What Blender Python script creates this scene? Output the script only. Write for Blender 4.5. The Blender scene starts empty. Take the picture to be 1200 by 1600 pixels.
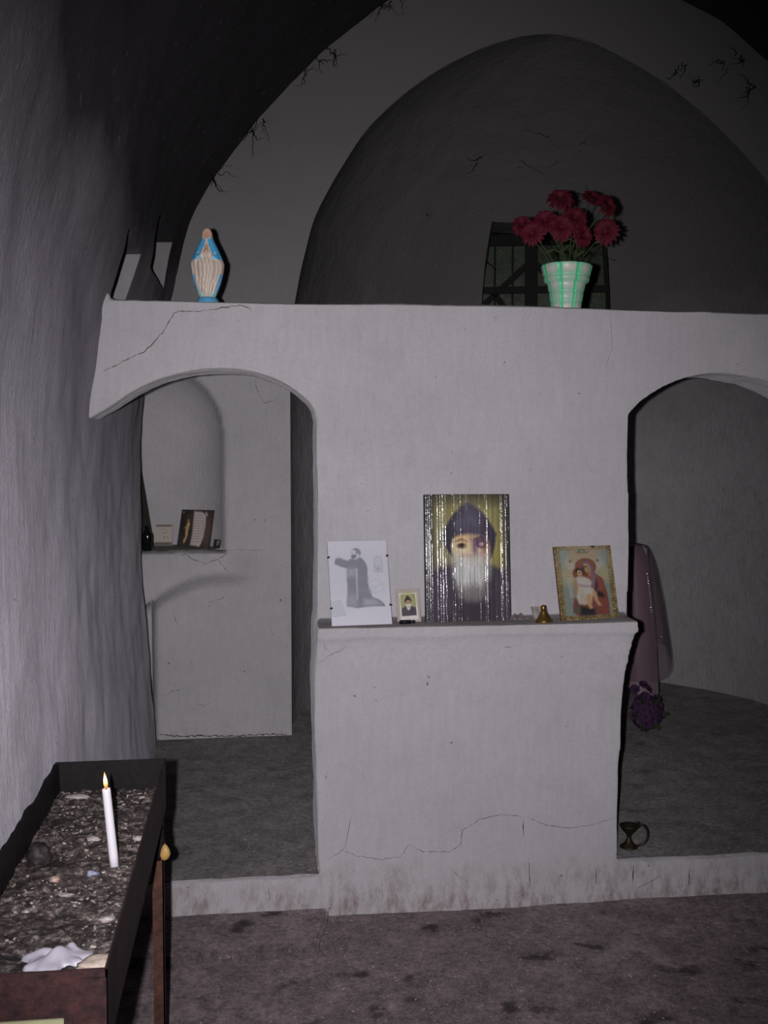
import bpy, bmesh, math, random
import numpy as np
from mathutils import Vector, Matrix, noise
from mathutils.bvhtree import BVHTree
random.seed(7)
R = math.radians
scn = bpy.context.scene
COL = scn.collection

# ------------------------------------------------------------------ camera, light, exposure
YAW, PITCH = R(7.25), R(2.95)
cam_d = bpy.data.cameras.new('camera')
cam = bpy.data.objects.new('camera', cam_d); COL.objects.link(cam)
cam.location = (0, 0, 1.6)
cam.rotation_euler = (R(90) - PITCH, 0, -YAW)
cam_d.sensor_fit = 'VERTICAL'; cam_d.sensor_height = 32.0
cam_d.lens = 32.0 * 1650 / 1600
cam_d.clip_start = 0.02
scn.camera = cam

world = bpy.data.worlds.new('world'); scn.world = world
world.use_nodes = True
world.node_tree.nodes['Background'].inputs[0].default_value = (0.5, 0.5, 0.55, 1)
world.node_tree.nodes['Background'].inputs[1].default_value = 0.003

# the camera's own flash gun: a small lamp a hand's breadth to the side of the lens
fl = bpy.data.lights.new('flash', 'SPOT')
fl.energy = 330; fl.color = (1.0, 0.972, 1.0)
fl.spot_size = R(82); fl.spot_blend = 1.0; fl.shadow_soft_size = 0.012
flash = bpy.data.objects.new('flash', fl); COL.objects.link(flash)
flash.location = (-0.065 * math.cos(YAW), 0.065 * math.sin(YAW), 1.606)
flash.scale = (0.74, 1.0, 1.0)      # the reflector throws an oblong beam, upright like the picture
flash.rotation_euler = (R(90) - PITCH - R(2.5), 0, -YAW)

vs = scn.view_settings
vs.view_transform = 'Standard'; vs.look = 'None'; vs.exposure = 0.0; vs.gamma = 1.0
vs.use_curve_mapping = False

# ------------------------------------------------------------------ helpers
def lin(c):
    c = np.asarray(c, float) / 255.0
    return np.where(c <= 0.04045, c / 12.92, ((c + 0.055) / 1.055) ** 2.4)
def L4(r, g, b):
    return (*lin((r, g, b)), 1.0)

class NT:
    """small node-tree writer"""
    def __init__(s, name, rough=0.9, spec=0.2):
        s.m = bpy.data.materials.new(name); s.m.use_nodes = True
        s.t = s.m.node_tree; s.p = s.t.nodes['Principled BSDF']
        s.p.inputs['Roughness'].default_value = rough
        s.p.inputs['Specular IOR Level'].default_value = spec
    def n(s, kind, **kw):
        nd = s.t.nodes.new(kind)
        for k, v in kw.items():
            if k in nd.inputs.keys(): s.inp(nd, k, v)
            else: setattr(nd, k, v)
        return nd
    def inp(s, nd, k, v):
        if isinstance(v, bpy.types.NodeSocket): s.t.links.new(v, nd.inputs[k])
        else: nd.inputs[k].default_value = v
    def pos(s, sc=(1, 1, 1), uv=False):
        tc = s.n('ShaderNodeTexCoord')
        mp = s.n('ShaderNodeMapping'); mp.inputs['Scale'].default_value = sc
        s.t.links.new(tc.outputs['UV' if uv else 'Object'], mp.inputs['Vector'])
        return mp.outputs[0]
    def noise(s, vec, scale, detail=5, rough=0.55, dist=0.0):
        return s.n('ShaderNodeTexNoise', Vector=vec, Scale=scale, Detail=detail, Roughness=rough, Distortion=dist).outputs['Fac']
    def ramp(s, fac, stops, interp='LINEAR'):
        r = s.n('ShaderNodeValToRGB', Fac=fac); e = r.color_ramp.elements
        r.color_ramp.interpolation = interp
        while len(e) > len(stops): e.remove(e[-1])
        while len(e) < len(stops): e.new(0.5)
        for el, (p, c) in zip(e, stops):
            el.position = p; el.color = c if len(c) == 4 else (*c, 1)
        return r.outputs[0]
    def grey(s, fac, a, b):
        return s.n('ShaderNodeMapRange', **{'Value': fac, 'From Min': a, 'From Max': b}, clamp=True).outputs[0]
    def math(s, op, a, b):
        nd = s.n('ShaderNodeMath', operation=op); s.inp(nd, 0, a); s.inp(nd, 1, b)
        return nd.outputs[0]
    def mix(s, fac, a, b, mode='MIX'):
        nd = s.n('ShaderNodeMix', data_type='RGBA', blend_type=mode)
        s.inp(nd, 0, fac); s.inp(nd, 6, a); s.inp(nd, 7, b)
        return nd.outputs[2]
    def height(s, sock=None):
        g = s.n('ShaderNodeNewGeometry'); x = s.n('ShaderNodeSeparateXYZ', Vector=g.outputs['Position'])
        return x.outputs
    def bump(s, h, strength=0.5, dist=0.01, normal=None):
        b = s.n('ShaderNodeBump', Strength=strength, Distance=dist, Height=h)
        if normal is not None: s.t.links.new(normal, b.inputs['Normal'])
        return b.outputs[0]
    def out(s, col=None, normal=None, **kw):
        if col is not None: s.inp(s.p, 'Base Color', col)
        if normal is not None: s.t.links.new(normal, s.p.inputs['Normal'])
        for k, v in kw.items(): s.inp(s.p, k.replace('_', ' '), v)
        return s.m

def simple(name, c, rough=0.7, spec=0.3, metal=0.0, var=0.25, scale=30, bump=0.2, **kw):
    """one-colour procedural surface with a little mottling"""
    t = NT(name, rough, spec); v = t.pos()
    nz = t.noise(v, scale, 5)
    c = np.array(c[:3])
    col = t.mix(nz, (*np.clip(c * (1 - var), 0, 1), 1), (*np.clip(c * (1 + var), 0, 1), 1))
    return t.out(col, t.bump(nz, bump, 0.003), Metallic=metal, **kw)

def mesh_obj(name, verts, faces, mat, parent=None, smooth=True, uvs=None, mids=None, kind=None):
    me = bpy.data.meshes.new(name)
    me.from_pydata([tuple(v) for v in verts], [], [tuple(f) for f in faces])
    for m in (mat if isinstance(mat, (list, tuple)) else [mat]): me.materials.append(m)
    if mids is not None: me.polygons.foreach_set('material_index', mids)
    if smooth: me.polygons.foreach_set('use_smooth', [True] * len(me.polygons))
    if uvs is not None:
        ul = me.uv_layers.new(name='UVMap')
        arr = np.array(uvs)[[l.vertex_index for l in me.loops]]
        ul.data.foreach_set('uv', arr.ravel())
    me.update()
    o = bpy.data.objects.new(name, me); COL.objects.link(o)
    if parent is not None: o.parent = parent
    if kind: o['kind'] = kind
    return o

def bm_obj(name, bm, mat, parent=None, smooth=False):
    me = bpy.data.meshes.new(name); bm.to_mesh(me); bm.free()
    for m in (mat if isinstance(mat, (list, tuple)) else [mat]): me.materials.append(m)
    if smooth: me.polygons.foreach_set('use_smooth', [True] * len(me.polygons))
    o = bpy.data.objects.new(name, me); COL.objects.link(o)
    if parent is not None: o.parent = parent
    return o

def tag(o, label, cat, group=None):
    o['label'] = label; o['category'] = cat
    if group: o['group'] = group
    return o
def thing(name, label, cat, loc=(0, 0, 0), rot=(0, 0, 0), group=None):
    o = bpy.data.objects.new(name, None); COL.objects.link(o)
    o.location = loc; o.rotation_euler = rot; o.empty_display_size = 0.05
    return tag(o, label, cat, group)

def grid_faces(nr, nc, flip=False, skip=None):
    f = []
    for i in range(nr - 1):
        for j in range(nc - 1):
            if skip and skip(i, j): continue
            a, b, c, d = i * nc + j, i * nc + j + 1, (i + 1) * nc + j + 1, (i + 1) * nc + j
            f.append((d, c, b, a) if flip else (a, b, c, d))
    return f

def box_bm(x0, x1, y0, y1, z0, z1, bev=0.0, seg=2, bm=None):
    own = bm is None
    if own: bm = bmesh.new()
    vs_ = [bm.verts.new(p) for p in ((x0,y0,z0),(x1,y0,z0),(x1,y1,z0),(x0,y1,z0),(x0,y0,z1),(x1,y0,z1),(x1,y1,z1),(x0,y1,z1))]
    fs = [bm.faces.new([vs_[i] for i in q]) for q in ((3,2,1,0),(4,5,6,7),(0,1,5,4),(1,2,6,5),(2,3,7,6),(3,0,4,7))]
    if bev: bmesh.ops.bevel(bm, geom=list({e for f in fs for e in f.edges}), offset=bev, segments=seg, affect='EDGES')
    return bm

def lathe(prof, n=24, mod=None):
    """(radius, z) profile turned round z; mod(angle, k) scales the radius"""
    v = []; f = []
    for k, (r, z) in enumerate(prof):
        for i in range(n):
            a = 2 * math.pi * i / n; q = r * (mod(a, k) if mod else 1)
            v.append((q * math.cos(a), q * math.sin(a), z))
    for k in range(len(prof) - 1):
        for i in range(n):
            f.append((k * n + i, k * n + (i + 1) % n, (k + 1) * n + (i + 1) % n, (k + 1) * n + i))
    f.append(tuple(range(n - 1, -1, -1))); m = (len(prof) - 1) * n
    f.append(tuple(m + i for i in range(n)))
    return v, f

def tube(pts, rad, n=8, close=True):
    pts = [Vector(p) for p in pts]
    if not isinstance(rad, (list, tuple)): rad = [rad] * len(pts)
    v = []; f = []
    up = Vector((0.13, 0.21, 1)).normalized()
    for k, p in enumerate(pts):
        t = (pts[min(k + 1, len(pts) - 1)] - pts[max(k - 1, 0)]).normalized()
        a = t.cross(up)
        if a.length < 1e-3: a = t.cross(Vector((1, 0, 0)))
        a.normalize(); b = t.cross(a)
        for i in range(n):
            q = 2 * math.pi * i / n
            v.append(p + (a * math.cos(q) + b * math.sin(q)) * rad[k])
    for k in range(len(pts) - 1):
        for i in range(n):
            f.append((k * n + i, k * n + (i + 1) % n, (k + 1) * n + (i + 1) % n, (k + 1) * n + i))
    if close:
        f.append(tuple(range(n - 1, -1, -1))); m = (len(pts) - 1) * n
        f.append(tuple(m + i for i in range(n)))
    return v, f

def nz(x, y, z, s=1.0, o=0.0):
    return noise.noise(Vector((x * s + o, y * s + o * 1.7, z * s - o)))
def rough(x, y, z):
    """hand-trowelled unevenness, metres"""
    return 0.012 * nz(x, y, z, 2.1, 3.1) + 0.005 * nz(x, y, z, 7.3, 1.2) + 0.002 * nz(x, y, z, 21, 5)
def lerp(a, b, t): return a + (b - a) * t
def interp(tab, x):
    return float(np.interp(x, [t[0] for t in tab], [t[1] for t in tab]))
def sstep(a, b, x):
    t = min(1, max(0, (x - a) / (b - a))); return t * t * (3 - 2 * t)

# ------------------------------------------------------------------ materials of the building
def plaster(name, c_lo, c_hi, soot=None, stain=True, bump=0.35, streak=False, dust=None, dr=0.6, mott=0.35, dust_z=0.5):
    t = NT(name, 0.95, 0.12)
    v = t.pos(); z = t.height()[2]
    n1 = t.noise(v, 1.7, 6, 0.6); n2 = t.noise(v, 9.0, 5, 0.6); n3 = t.noise(v, 55.0, 3, 0.6)
    col = t.mix(t.grey(n1, 0.3, 0.7), c_lo, c_hi)
    col = t.mix(t.math('MULTIPLY', t.grey(n2, 0.5, 0.8), mott), col, (*[c * 0.72 for c in c_lo[:3]], 1))
    br = t.noise(t.pos((60, 60, 9)), 1.0, 4, 0.6)                # brush marks
    col = t.mix(t.math('MULTIPLY', t.grey(br, 0.35, 0.75), 0.22), col, (*[c * 0.70 for c in c_lo[:3]], 1))
    col = t.mix(t.math('MULTIPLY', t.grey(t.noise(v, 30, 6, 0.7), 0.45, 0.8), mott), col, (*[min(1, c * 1.12) for c in c_hi[:3]], 1))
    sp = t.grey(t.noise(v, 38.0, 2, 0.5), 0.735, 0.78)           # pin holes and fly specks
    col = t.mix(t.math('MULTIPLY', sp, 0.6), col, (0.06, 0.05, 0.05, 1))
    col = t.mix(t.math('MULTIPLY', t.grey(t.noise(v, 110, 4, 0.7), 0.48, 0.72), 0.22), col, (*[c * 0.66 for c in c_lo[:3]], 1))
    if stain:                                                   # splashed dirt just above the floor
        lo = t.grey(t.math('ADD', z, t.math('MULTIPLY', t.grey(n2, 0.3, 0.8), -0.12)), 0.13, -0.03)
        col = t.mix(t.math('MULTIPLY', lo, t.grey(t.noise(t.pos((34, 34, 13)), 1.0, 7, 0.75), 0.44, 0.74)), col, L4(128, 100, 97))
    if dust:                                                    # grey dust and grime lying on the ledges
        gn = t.n('ShaderNodeSeparateXYZ', Vector=t.n('ShaderNodeNewGeometry').outputs['Normal']).outputs[2]
        dz = t.math('MULTIPLY', t.grey(t.math('ADD', gn, t.math('MULTIPLY', t.math('SUBTRACT', n2, 0.5), 0.25)), 0.45, 0.7), t.grey(z, dust_z, dust_z + 0.05))
        col = t.mix(dz, col, dust)
    h = t.math('ADD', t.math('ADD', t.math('MULTIPLY', n2, 0.8), t.math('MULTIPLY', br, 0.25)), t.math('MULTIPLY', n3, 0.35))
    if streak:
        u = t.pos((1, 1, 1), True)
        mp = t.n('ShaderNodeMapping', Vector=u); mp.inputs['Scale'].default_value = (34, 3.2, 1)
        s1 = t.noise(mp.outputs[0], 1.0, 9, 0.68, 0.15)
        mp2 = t.n('ShaderNodeMapping', Vector=u); mp2.inputs['Scale'].default_value = (12, 2.6, 1)
        s2 = t.noise(mp2.outputs[0], 1.0, 6, 0.65, 0.1)
        col = t.mix(t.math('MULTIPLY', t.grey(s1, 0.48, 0.78), 0.55), col, (*[c * 0.45 for c in c_lo[:3]], 1))
        col = t.mix(t.math('MULTIPLY', t.grey(s2, 0.52, 0.78), 0.22), col, (*[min(1, c * 1.25) for c in c_hi[:3]], 1))
        h = t.math('ADD', h, t.math('ADD', t.math('MULTIPLY', s1, 0.55), t.math('MULTIPLY', t.noise(v, 70, 5, .75), 0.9)))
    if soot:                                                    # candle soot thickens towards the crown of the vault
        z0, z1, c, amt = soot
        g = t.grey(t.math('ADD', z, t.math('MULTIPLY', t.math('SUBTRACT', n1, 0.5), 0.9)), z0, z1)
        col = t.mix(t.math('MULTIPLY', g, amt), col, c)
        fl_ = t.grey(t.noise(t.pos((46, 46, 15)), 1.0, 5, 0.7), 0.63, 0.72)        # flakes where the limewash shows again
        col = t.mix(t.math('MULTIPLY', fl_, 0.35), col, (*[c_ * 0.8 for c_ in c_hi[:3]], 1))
    t.inp(t.p, 'Diffuse Roughness', dr)
    return t.out(col, t.bump(h, bump, 0.012))

WHITE = plaster('limewash_screen', L4(190, 186, 191), L4(202, 198, 203), bump=0.65, dust=L4(112, 107, 108), mott=0.22)
EAST = plaster('limewash_east', L4(206, 202, 205), L4(220, 216, 219), bump=0.7, dust=L4(98, 94, 92), mott=0.25, dust_z=1.02, dr=0.15)
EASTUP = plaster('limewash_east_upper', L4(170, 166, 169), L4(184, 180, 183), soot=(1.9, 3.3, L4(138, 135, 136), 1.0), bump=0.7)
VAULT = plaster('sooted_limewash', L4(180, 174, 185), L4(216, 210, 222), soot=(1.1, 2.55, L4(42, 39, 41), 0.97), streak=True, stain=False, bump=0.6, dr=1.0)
APSE = plaster('limewash_apse', L4(184, 180, 183), L4(200, 196, 199), soot=(1.6, 2.6, L4(120, 117, 118), 1.0), bump=1.0, mott=0.6, dr=0.0)

def floor_mat(name, base, dark, light, spots=0.85):
    t = NT(name, 0.85, 0.25); v = t.pos()
    n1 = t.noise(v, 2.2, 7, 0.65); n2 = t.noise(v, 9, 6, 0.65, 0.3); n3 = t.noise(v, 45, 4, 0.65)
    col = t.mix(t.grey(n1, 0.3, 0.7), base, light)
    col = t.mix(t.math('MULTIPLY', t.grey(n2, 0.38, 0.62), 0.55), col, dark)
    col = t.mix(t.math('MULTIPLY', t.grey(n3, 0.42, 0.66), 0.6), col, (*[c * 0.8 for c in dark[:3]], 1))
    col = t.mix(t.math('MULTIPLY', t.grey(t.noise(v, 120, 4, 0.7), 0.50, 0.68), 0.5), col, (*[min(1, c * 1.35) for c in light[:3]], 1))
    wv = t.n('ShaderNodeVectorMath', operation='ADD'); t.inp(wv, 0, t.n('ShaderNodeMapping', Vector=v, Scale=(5.0, 7.0, 1)).outputs[0])
    sc = t.n('ShaderNodeVectorMath', operation='SCALE'); t.inp(sc, 0, t.n('ShaderNodeTexNoise', Vector=v, Scale=5.0, Detail=4).outputs['Color']); sc.inputs['Scale'].default_value = 1.6
    t.inp(wv, 1, sc.outputs[0])
    st = t.n('ShaderNodeTexVoronoi', Vector=wv.outputs[0], Scale=1.0, Randomness=1.0)
    nz2 = t.math('MULTIPLY', t.noise(v, 22, 6, 0.7), 0.5)
    blot = t.grey(t.math('ADD', st.outputs['Distance'], nz2), 0.56, 0.38)     # old wax and oil spots
    keep = t.grey(n2, 0.36, 0.52)
    col = t.mix(t.math('MULTIPLY', t.math('MULTIPLY', blot, keep), spots), col, (*[c * 0.5 for c in dark[:3]], 1))
    chips = t.grey(t.noise(v, 70, 2, 0.5), 0.68, 0.73)
    col = t.mix(t.math('MULTIPLY', chips, 0.65), col, (*[min(1, c * 1.9) for c in light[:3]], 1))
    h = t.math('ADD', t.math('MULTIPLY', n2, 0.8), t.math('MULTIPLY', n3, 0.35))
    t.inp(t.p, 'Diffuse Roughness', 1.0)
    return t.out(col, t.bump(h, 0.7, 0.015))
FLOOR = floor_mat('worn_cement', L4(104, 93, 95), L4(62, 55, 56), L4(134, 120, 123))
BEMA = floor_mat('worn_cement_chancel', L4(106, 102, 102), L4(70, 67, 67), L4(128, 123, 124), 0.4)

# ------------------------------------------------------------------ the building
Y0, T = 3.63, 0.26            # front plane and thickness of the chancel screen
YE = 5.52                     # east wall
BZ = 0.135                    # chancel floor
CX = 1.62                     # axis of vault and apse
Z_TOP = 2.125                 # top of the screen

# vault profile, left half: (z, distance from the axis)
PROF = [(-0.05, 2.085), (0.17, 2.095), (0.34, 2.11), (0.84, 2.14), (1.1, 2.16), (1.45, 2.16), (1.75, 2.147), (1.93, 2.125),
        (2.12, 2.097), (2.27, 2.05), (2.40, 2.008), (2.53, 1.985), (2.82, 1.90), (3.01, 1.80), (3.33, 1.576), (3.68, 1.248),
        (3.95, 0.90), (4.06, 0.66), (4.16, 0.40), (4.2, 0.0)]
def arc_points(z0, z1, step):
    """points (z, half width, arc length) along the profile"""
    out = []; s = 0.0
    for (za, xa), (zb, xb) in zip(PROF, PROF[1:]):
        ln = math.hypot(zb - za, xb - xa); n = max(2, int(ln / step))
        for k in range(n):
            t = k / n; out.append((lerp(za, zb, t), lerp(xa, xb, t), s + ln * t))
        s += ln
    out.append((PROF[-1][0], 0.0, s))
    # smooth the polyline a little
    a = np.array(out)
    for _ in range(6): a[1:-1, :2] = (a[:-2, :2] + 2 * a[1:-1, :2] + a[2:, :2]) / 4
    return [tuple(p) for p in a if z0 - 1e-6 <= p[0] <= z1 + 1e-6]

def cols_with(step, a, b, cuts):
    ys = list(np.arange(a, b, step)) + [b]
    for c in cuts:
        ys = [y for y in ys if abs(y - c) > step * 0.45] + [c - 0.004, c + 0.004]
    return sorted(ys)
SLOTS = [(3.72, 4.15, 1.95, 2.37), (4.50, 5.02, 2.385, 2.59)]        # pockets in the side wall: y0 y1 z0 z1
SPLIT = 2.66
def vault_off(x, y, z):
    """unevenness of walls and vault, positive into the room"""
    return rough(x, y, z) + 0.012 * nz(x, y, z, 1.1, 9)
def wall_left():
    rows = arc_points(-0.05, SPLIT, 0.022)
    cuts = sorted({q for sl in SLOTS for q in sl[2:]} | {1.98})
    rz = [r[0] for r in rows]; rx = [r[1] for r in rows]; rs = [r[2] for r in rows]
    rows = [r for r in rows if all(abs(r[0] - c) > 0.010 for c in cuts)]
    for c in cuts:
        for z in (c - 0.003, c + 0.003): rows.append((z, float(np.interp(z, rz, rx)), float(np.interp(z, rz, rs))))
    rows.sort()
    ys = cols_with(0.035, -1.6, YE + 0.02, [s[0] for s in SLOTS] + [s[1] for s in SLOTS] + [5.36])
    v = []; uv = []; inn = []
    for z, x, s in rows:
        for y in ys:
            off = vault_off(CX - x, y, z)
            dep = 0.0; k = 0
            for (ya, yb, za, zb) in SLOTS:
                if ya < y < yb and za < z < zb: dep += 0.15; k = 1
            if y > 5.36 and z < 1.98: dep += 0.30 * min(1, (y - 5.36) / 0.012)
            v.append((CX - x - dep + off, y, z)); uv.append((y, s)); inn.append(k)
    f = grid_faces(len(rows), len(ys))
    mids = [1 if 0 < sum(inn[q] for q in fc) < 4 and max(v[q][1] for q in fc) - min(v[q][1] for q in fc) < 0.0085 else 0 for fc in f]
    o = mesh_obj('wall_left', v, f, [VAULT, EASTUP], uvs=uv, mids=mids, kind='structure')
    return o
WALL_L = wall_left()
def vault():
    half = arc_points(SPLIT - 0.03, 5, 0.022)
    prof = [(CX - x, z, s) for z, x, s in half] + [(CX + x, z, 2 * half[-1][2] - s) for z, x, s in half[::-1][1:]]
    ys = cols_with(0.05, -1.6, YE + 0.02, [])
    v = []; uv = []
    for x, z, s in prof:
        for y in ys:
            d = vault_off(x, y, z)
            c = Vector((CX - x, 0, 2.7 - z)).normalized()
            if z < 2.8: c = Vector((1 if x < CX else -1, 0, 0))
            v.append((x + c.x * d, y, z + c.z * d)); uv.append((y, s))
    return mesh_obj('ceiling', v, grid_faces(len(prof), len(ys)), VAULT, uvs=uv, kind='structure')
vault()
def wall_right():
    rows = arc_points(-0.05, SPLIT, 0.08); ys = list(np.arange(-1.6, YE, 0.12)) + [YE + 0.02]
    v = []; uv = []
    for z, x, s in rows:
        for y in ys: v.append((CX + x + rough(x, y, z), y, z)); uv.append((y, s))
    mesh_obj('wall_right', v, grid_faces(len(rows), len(ys), True), VAULT, uvs=uv, kind='structure')
wall_right()
def wall_back():
    rows = arc_points(-0.05, 5, 0.15)
    v = []; f = []
    for z, x, s in rows: v += [(CX - x - 0.03, -1.58, z), (CX + x + 0.03, -1.58, z)]
    for i in range(len(rows) - 1): f.append((2 * i + 1, 2 * i, 2 * i + 2, 2 * i + 3))
    mesh_obj('wall_back', v, f, EAST, kind='structure', smooth=False)
wall_back()

# floors
def floor(name, x0, x1, y0, y1, z, step, mat, amp=1.0, ragged=False):
    xs = list(np.arange(x0, x1, step)) + [x1]; ys = list(np.arange(y0, y1, step)) + [y1]
    v = []
    for y in ys:
        for x in xs:
            d = (0.010 * nz(x, y, 0, 1.4, 2) + 0.004 * nz(x, y, 0, 6, 4) + 0.002 * nz(x, y, 0, 19, 4)) * amp
            yy = y + (0.012 * nz(x, 0, 0, 14, 3) + 0.008 * nz(x, 0, 0, 40, 3) if ragged and y == ys[0] else 0)
            v.append((x, yy, z + d))
    return mesh_obj(name, v, grid_faces(len(ys), len(xs)), mat, kind='structure')
floor('floor', -0.62, 3.85, -1.6, 3.70, -0.008, 0.03, FLOOR)
floor('floor_chancel', -0.95, 3.85, Y0 + 0.012, 7.15, BZ + 0.002, 0.03, BEMA, 0.7, True)

# the worn cement slab in front of the side doorway
def slab():
    pts = [(-0.62, 3.66), (-0.62, 3.335), (-0.25, 3.322), (-0.05, 3.335), (0.12, 3.328), (0.205, 3.30), (0.222, 3.42), (0.255, 3.55), (0.27, 3.66)]
    bm = bmesh.new(); vs_ = [bm.verts.new((x, y, -0.02)) for x, y in pts]
    fc = bm.faces.new(vs_); r = bmesh.ops.extrude_face_region(bm, geom=[fc])
    up = [e for e in r['geom'] if isinstance(e, bmesh.types.BMVert)]
    for q in up: q.co.z = 0.020 + 0.004 * nz(q.co.x, q.co.y, 0, 8)
    bmesh.ops.recalc_face_normals(bm, faces=bm.faces[:])
    bmesh.ops.bevel(bm, geom=[e for e in bm.edges if all(q.co.z > 0 for q in e.verts)], offset=0.01, segments=2, affect='EDGES')
    o = bm_obj('floor_slab', bm, FLOOR); o['kind'] = 'structure'
slab()

# the chancel screen: pier with a bracketed shelf, beam with two arches, threshold
def remesh_apply(bm, name, mat, voxel, disp):
    bmesh.ops.recalc_face_normals(bm, faces=bm.faces[:])
    o = bm_obj(name, bm, mat, smooth=True)
    md = o.modifiers.new('r', 'REMESH'); md.mode = 'VOXEL'; md.voxel_size = voxel; md.use_smooth_shade = True
    sm = o.modifiers.new('s', 'SMOOTH'); sm.iterations = 1; sm.factor = 0.5
    dg = bpy.context.evaluated_depsgraph_get()
    me = bpy.data.meshes.new_from_object(o.evaluated_get(dg)); o.modifiers.clear()
    old = o.data; o.data = me; bpy.data.meshes.remove(old)
    n = len(me.vertices)
    co = np.empty(n * 3); nr = np.empty(n * 3)
    me.vertices.foreach_get('co', co); me.vertex_normals.foreach_get('vector', nr)
    co = co.reshape(-1, 3); nr = nr.reshape(-1, 3)
    d = np.array([disp(*p) for p in co])
    co += nr * d[:, None]
    me.vertices.foreach_set('co', co.ravel())
    me.polygons.foreach_set('use_smooth', [True] * len(me.polygons)); me.update()
    if not me.materials: me.materials.append(mat)
    return o
def prism(bm, pts, y0, y1):
    a = [bm.verts.new((x, y0, z)) for x, z in pts]; b = [bm.verts.new((x, y1, z)) for x, z in pts]
    n = len(pts)
    bm.faces.new(a); bm.faces.new(b[::-1])
    for i in range(n): bm.faces.new((a[i], b[i], b[(i + 1) % n], a[(i + 1) % n]))
LARCH = [(-0.75, 1.68), (-0.60, 1.705), (-0.524, 1.737), (-0.465, 1.771), (-0.402, 1.815), (-0.35, 1.845), (-0.296, 1.868), (-0.24, 1.884), (-0.19, 1.893), (-0.13, 1.899), (-0.084, 1.900),
         (-0.03, 1.898), (0.024, 1.890), (0.08, 1.873), (0.132, 1.848), (0.17, 1.822), (0.204, 1.793), (0.222, 1.765), (0.230, 1.73), (0.232, 1.66)]
RARCH = [(1.341, 1.66), (1.341, 1.757), (1.381, 1.797), (1.43, 1.83), (1.475, 1.855), (1.52, 1.873), (1.57, 1.889), (1.63, 1.900), (1.69, 1.904), (1.74, 1.901), (1.80, 1.892), (1.861, 1.880),
         (1.93, 1.855), (2.0, 1.82), (2.08, 1.77), (2.14, 1.72), (2.17, 1.66)]
def screen():
    bm = bmesh.new()
    # beam
    top = [(3.85, Z_TOP - 0.012), (1.86, Z_TOP - 0.006), (1.2, Z_TOP), (0.69, Z_TOP + 0.005), (0.1, Z_TOP), (-0.40, Z_TOP - 0.002), (-0.75, Z_TOP)]
    prism(bm, LARCH + RARCH + [(3.85, 1.66)] + top, Y0, Y0 + T)
    # pier, lofted in z:  z, left, right, front
    rows = [(-0.06, 0.240, 1.312, 3.625), (0.14, 0.236, 1.312, 3.627), (0.30, 0.226, 1.315, 3.63), (0.48, 0.224, 1.321, 3.63), (0.66, 0.222, 1.327, 3.63), (0.75, 0.221, 1.330, 3.627),
            (0.83, 0.221, 1.333, 3.614), (0.89, 0.222, 1.334, 3.594), (0.94, 0.224, 1.334, 3.566), (0.975, 0.225, 1.334, 3.538), (0.992, 0.225, 1.334, 3.512), (1.0, 0.224, 1.334, 3.498), (1.032, 0.226, 1.332, 3.495),
            (1.034, 0.229, 1.343, 3.63), (1.2, 0.230, 1.345, 3.63), (1.4, 0.231, 1.345, 3.63), (1.72, 0.230, 1.341, 3.63)]
    ring = []
    for z, l, r, fy in rows:
        ring.append([bm.verts.new(p) for p in ((l, fy, z), (r, fy, z), (r, Y0 + T, z), (l, Y0 + T, z))])
    for a, b in zip(ring, ring[1:]):
        for i in range(4): bm.faces.new((a[i], a[(i + 1) % 4], b[(i + 1) % 4], b[i]))
    bm.faces.new(ring[0][::-1]); bm.faces.new(ring[-1])
    # far pier and threshold
    box_bm(2.165, 3.85, Y0, Y0 + T, -0.06, 1.7, bm=bm)
    box_bm(-0.75, 3.85, Y0 - 0.004, Y0 + 0.07, -0.06, BZ - 0.006, bm=bm)
    bmesh.ops.create_icosphere(bm, subdivisions=2, radius=0.040, matrix=Matrix.Translation((-0.500, 3.645, 2.125)))
    bmesh.ops.create_icosphere(bm, subdivisions=2, radius=0.028, matrix=Matrix.Translation((-0.480, 3.625, 2.095)))
    def disp(x, y, z):
        d = 0.007 * nz(x, y * 0.4, z, 2.3, 3) + 0.0035 * nz(x, y, z, 7.5, 6) + 0.0012 * nz(x, y, z, 24, 1)
        if z < 0.16: d += 0.006 * nz(x, y, z, 9, 2) + 0.003 * nz(x, y, z, 30, 2)
        if x < -0.3 and z > 1.9: d += 0.004 * nz(x, y, z, 16, 2)
        return d
    o = remesh_apply(bm, 'wall_chancel_screen', WHITE, 0.0105, disp); o['kind'] = 'structure'
    return o
SCREEN = screen()

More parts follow.
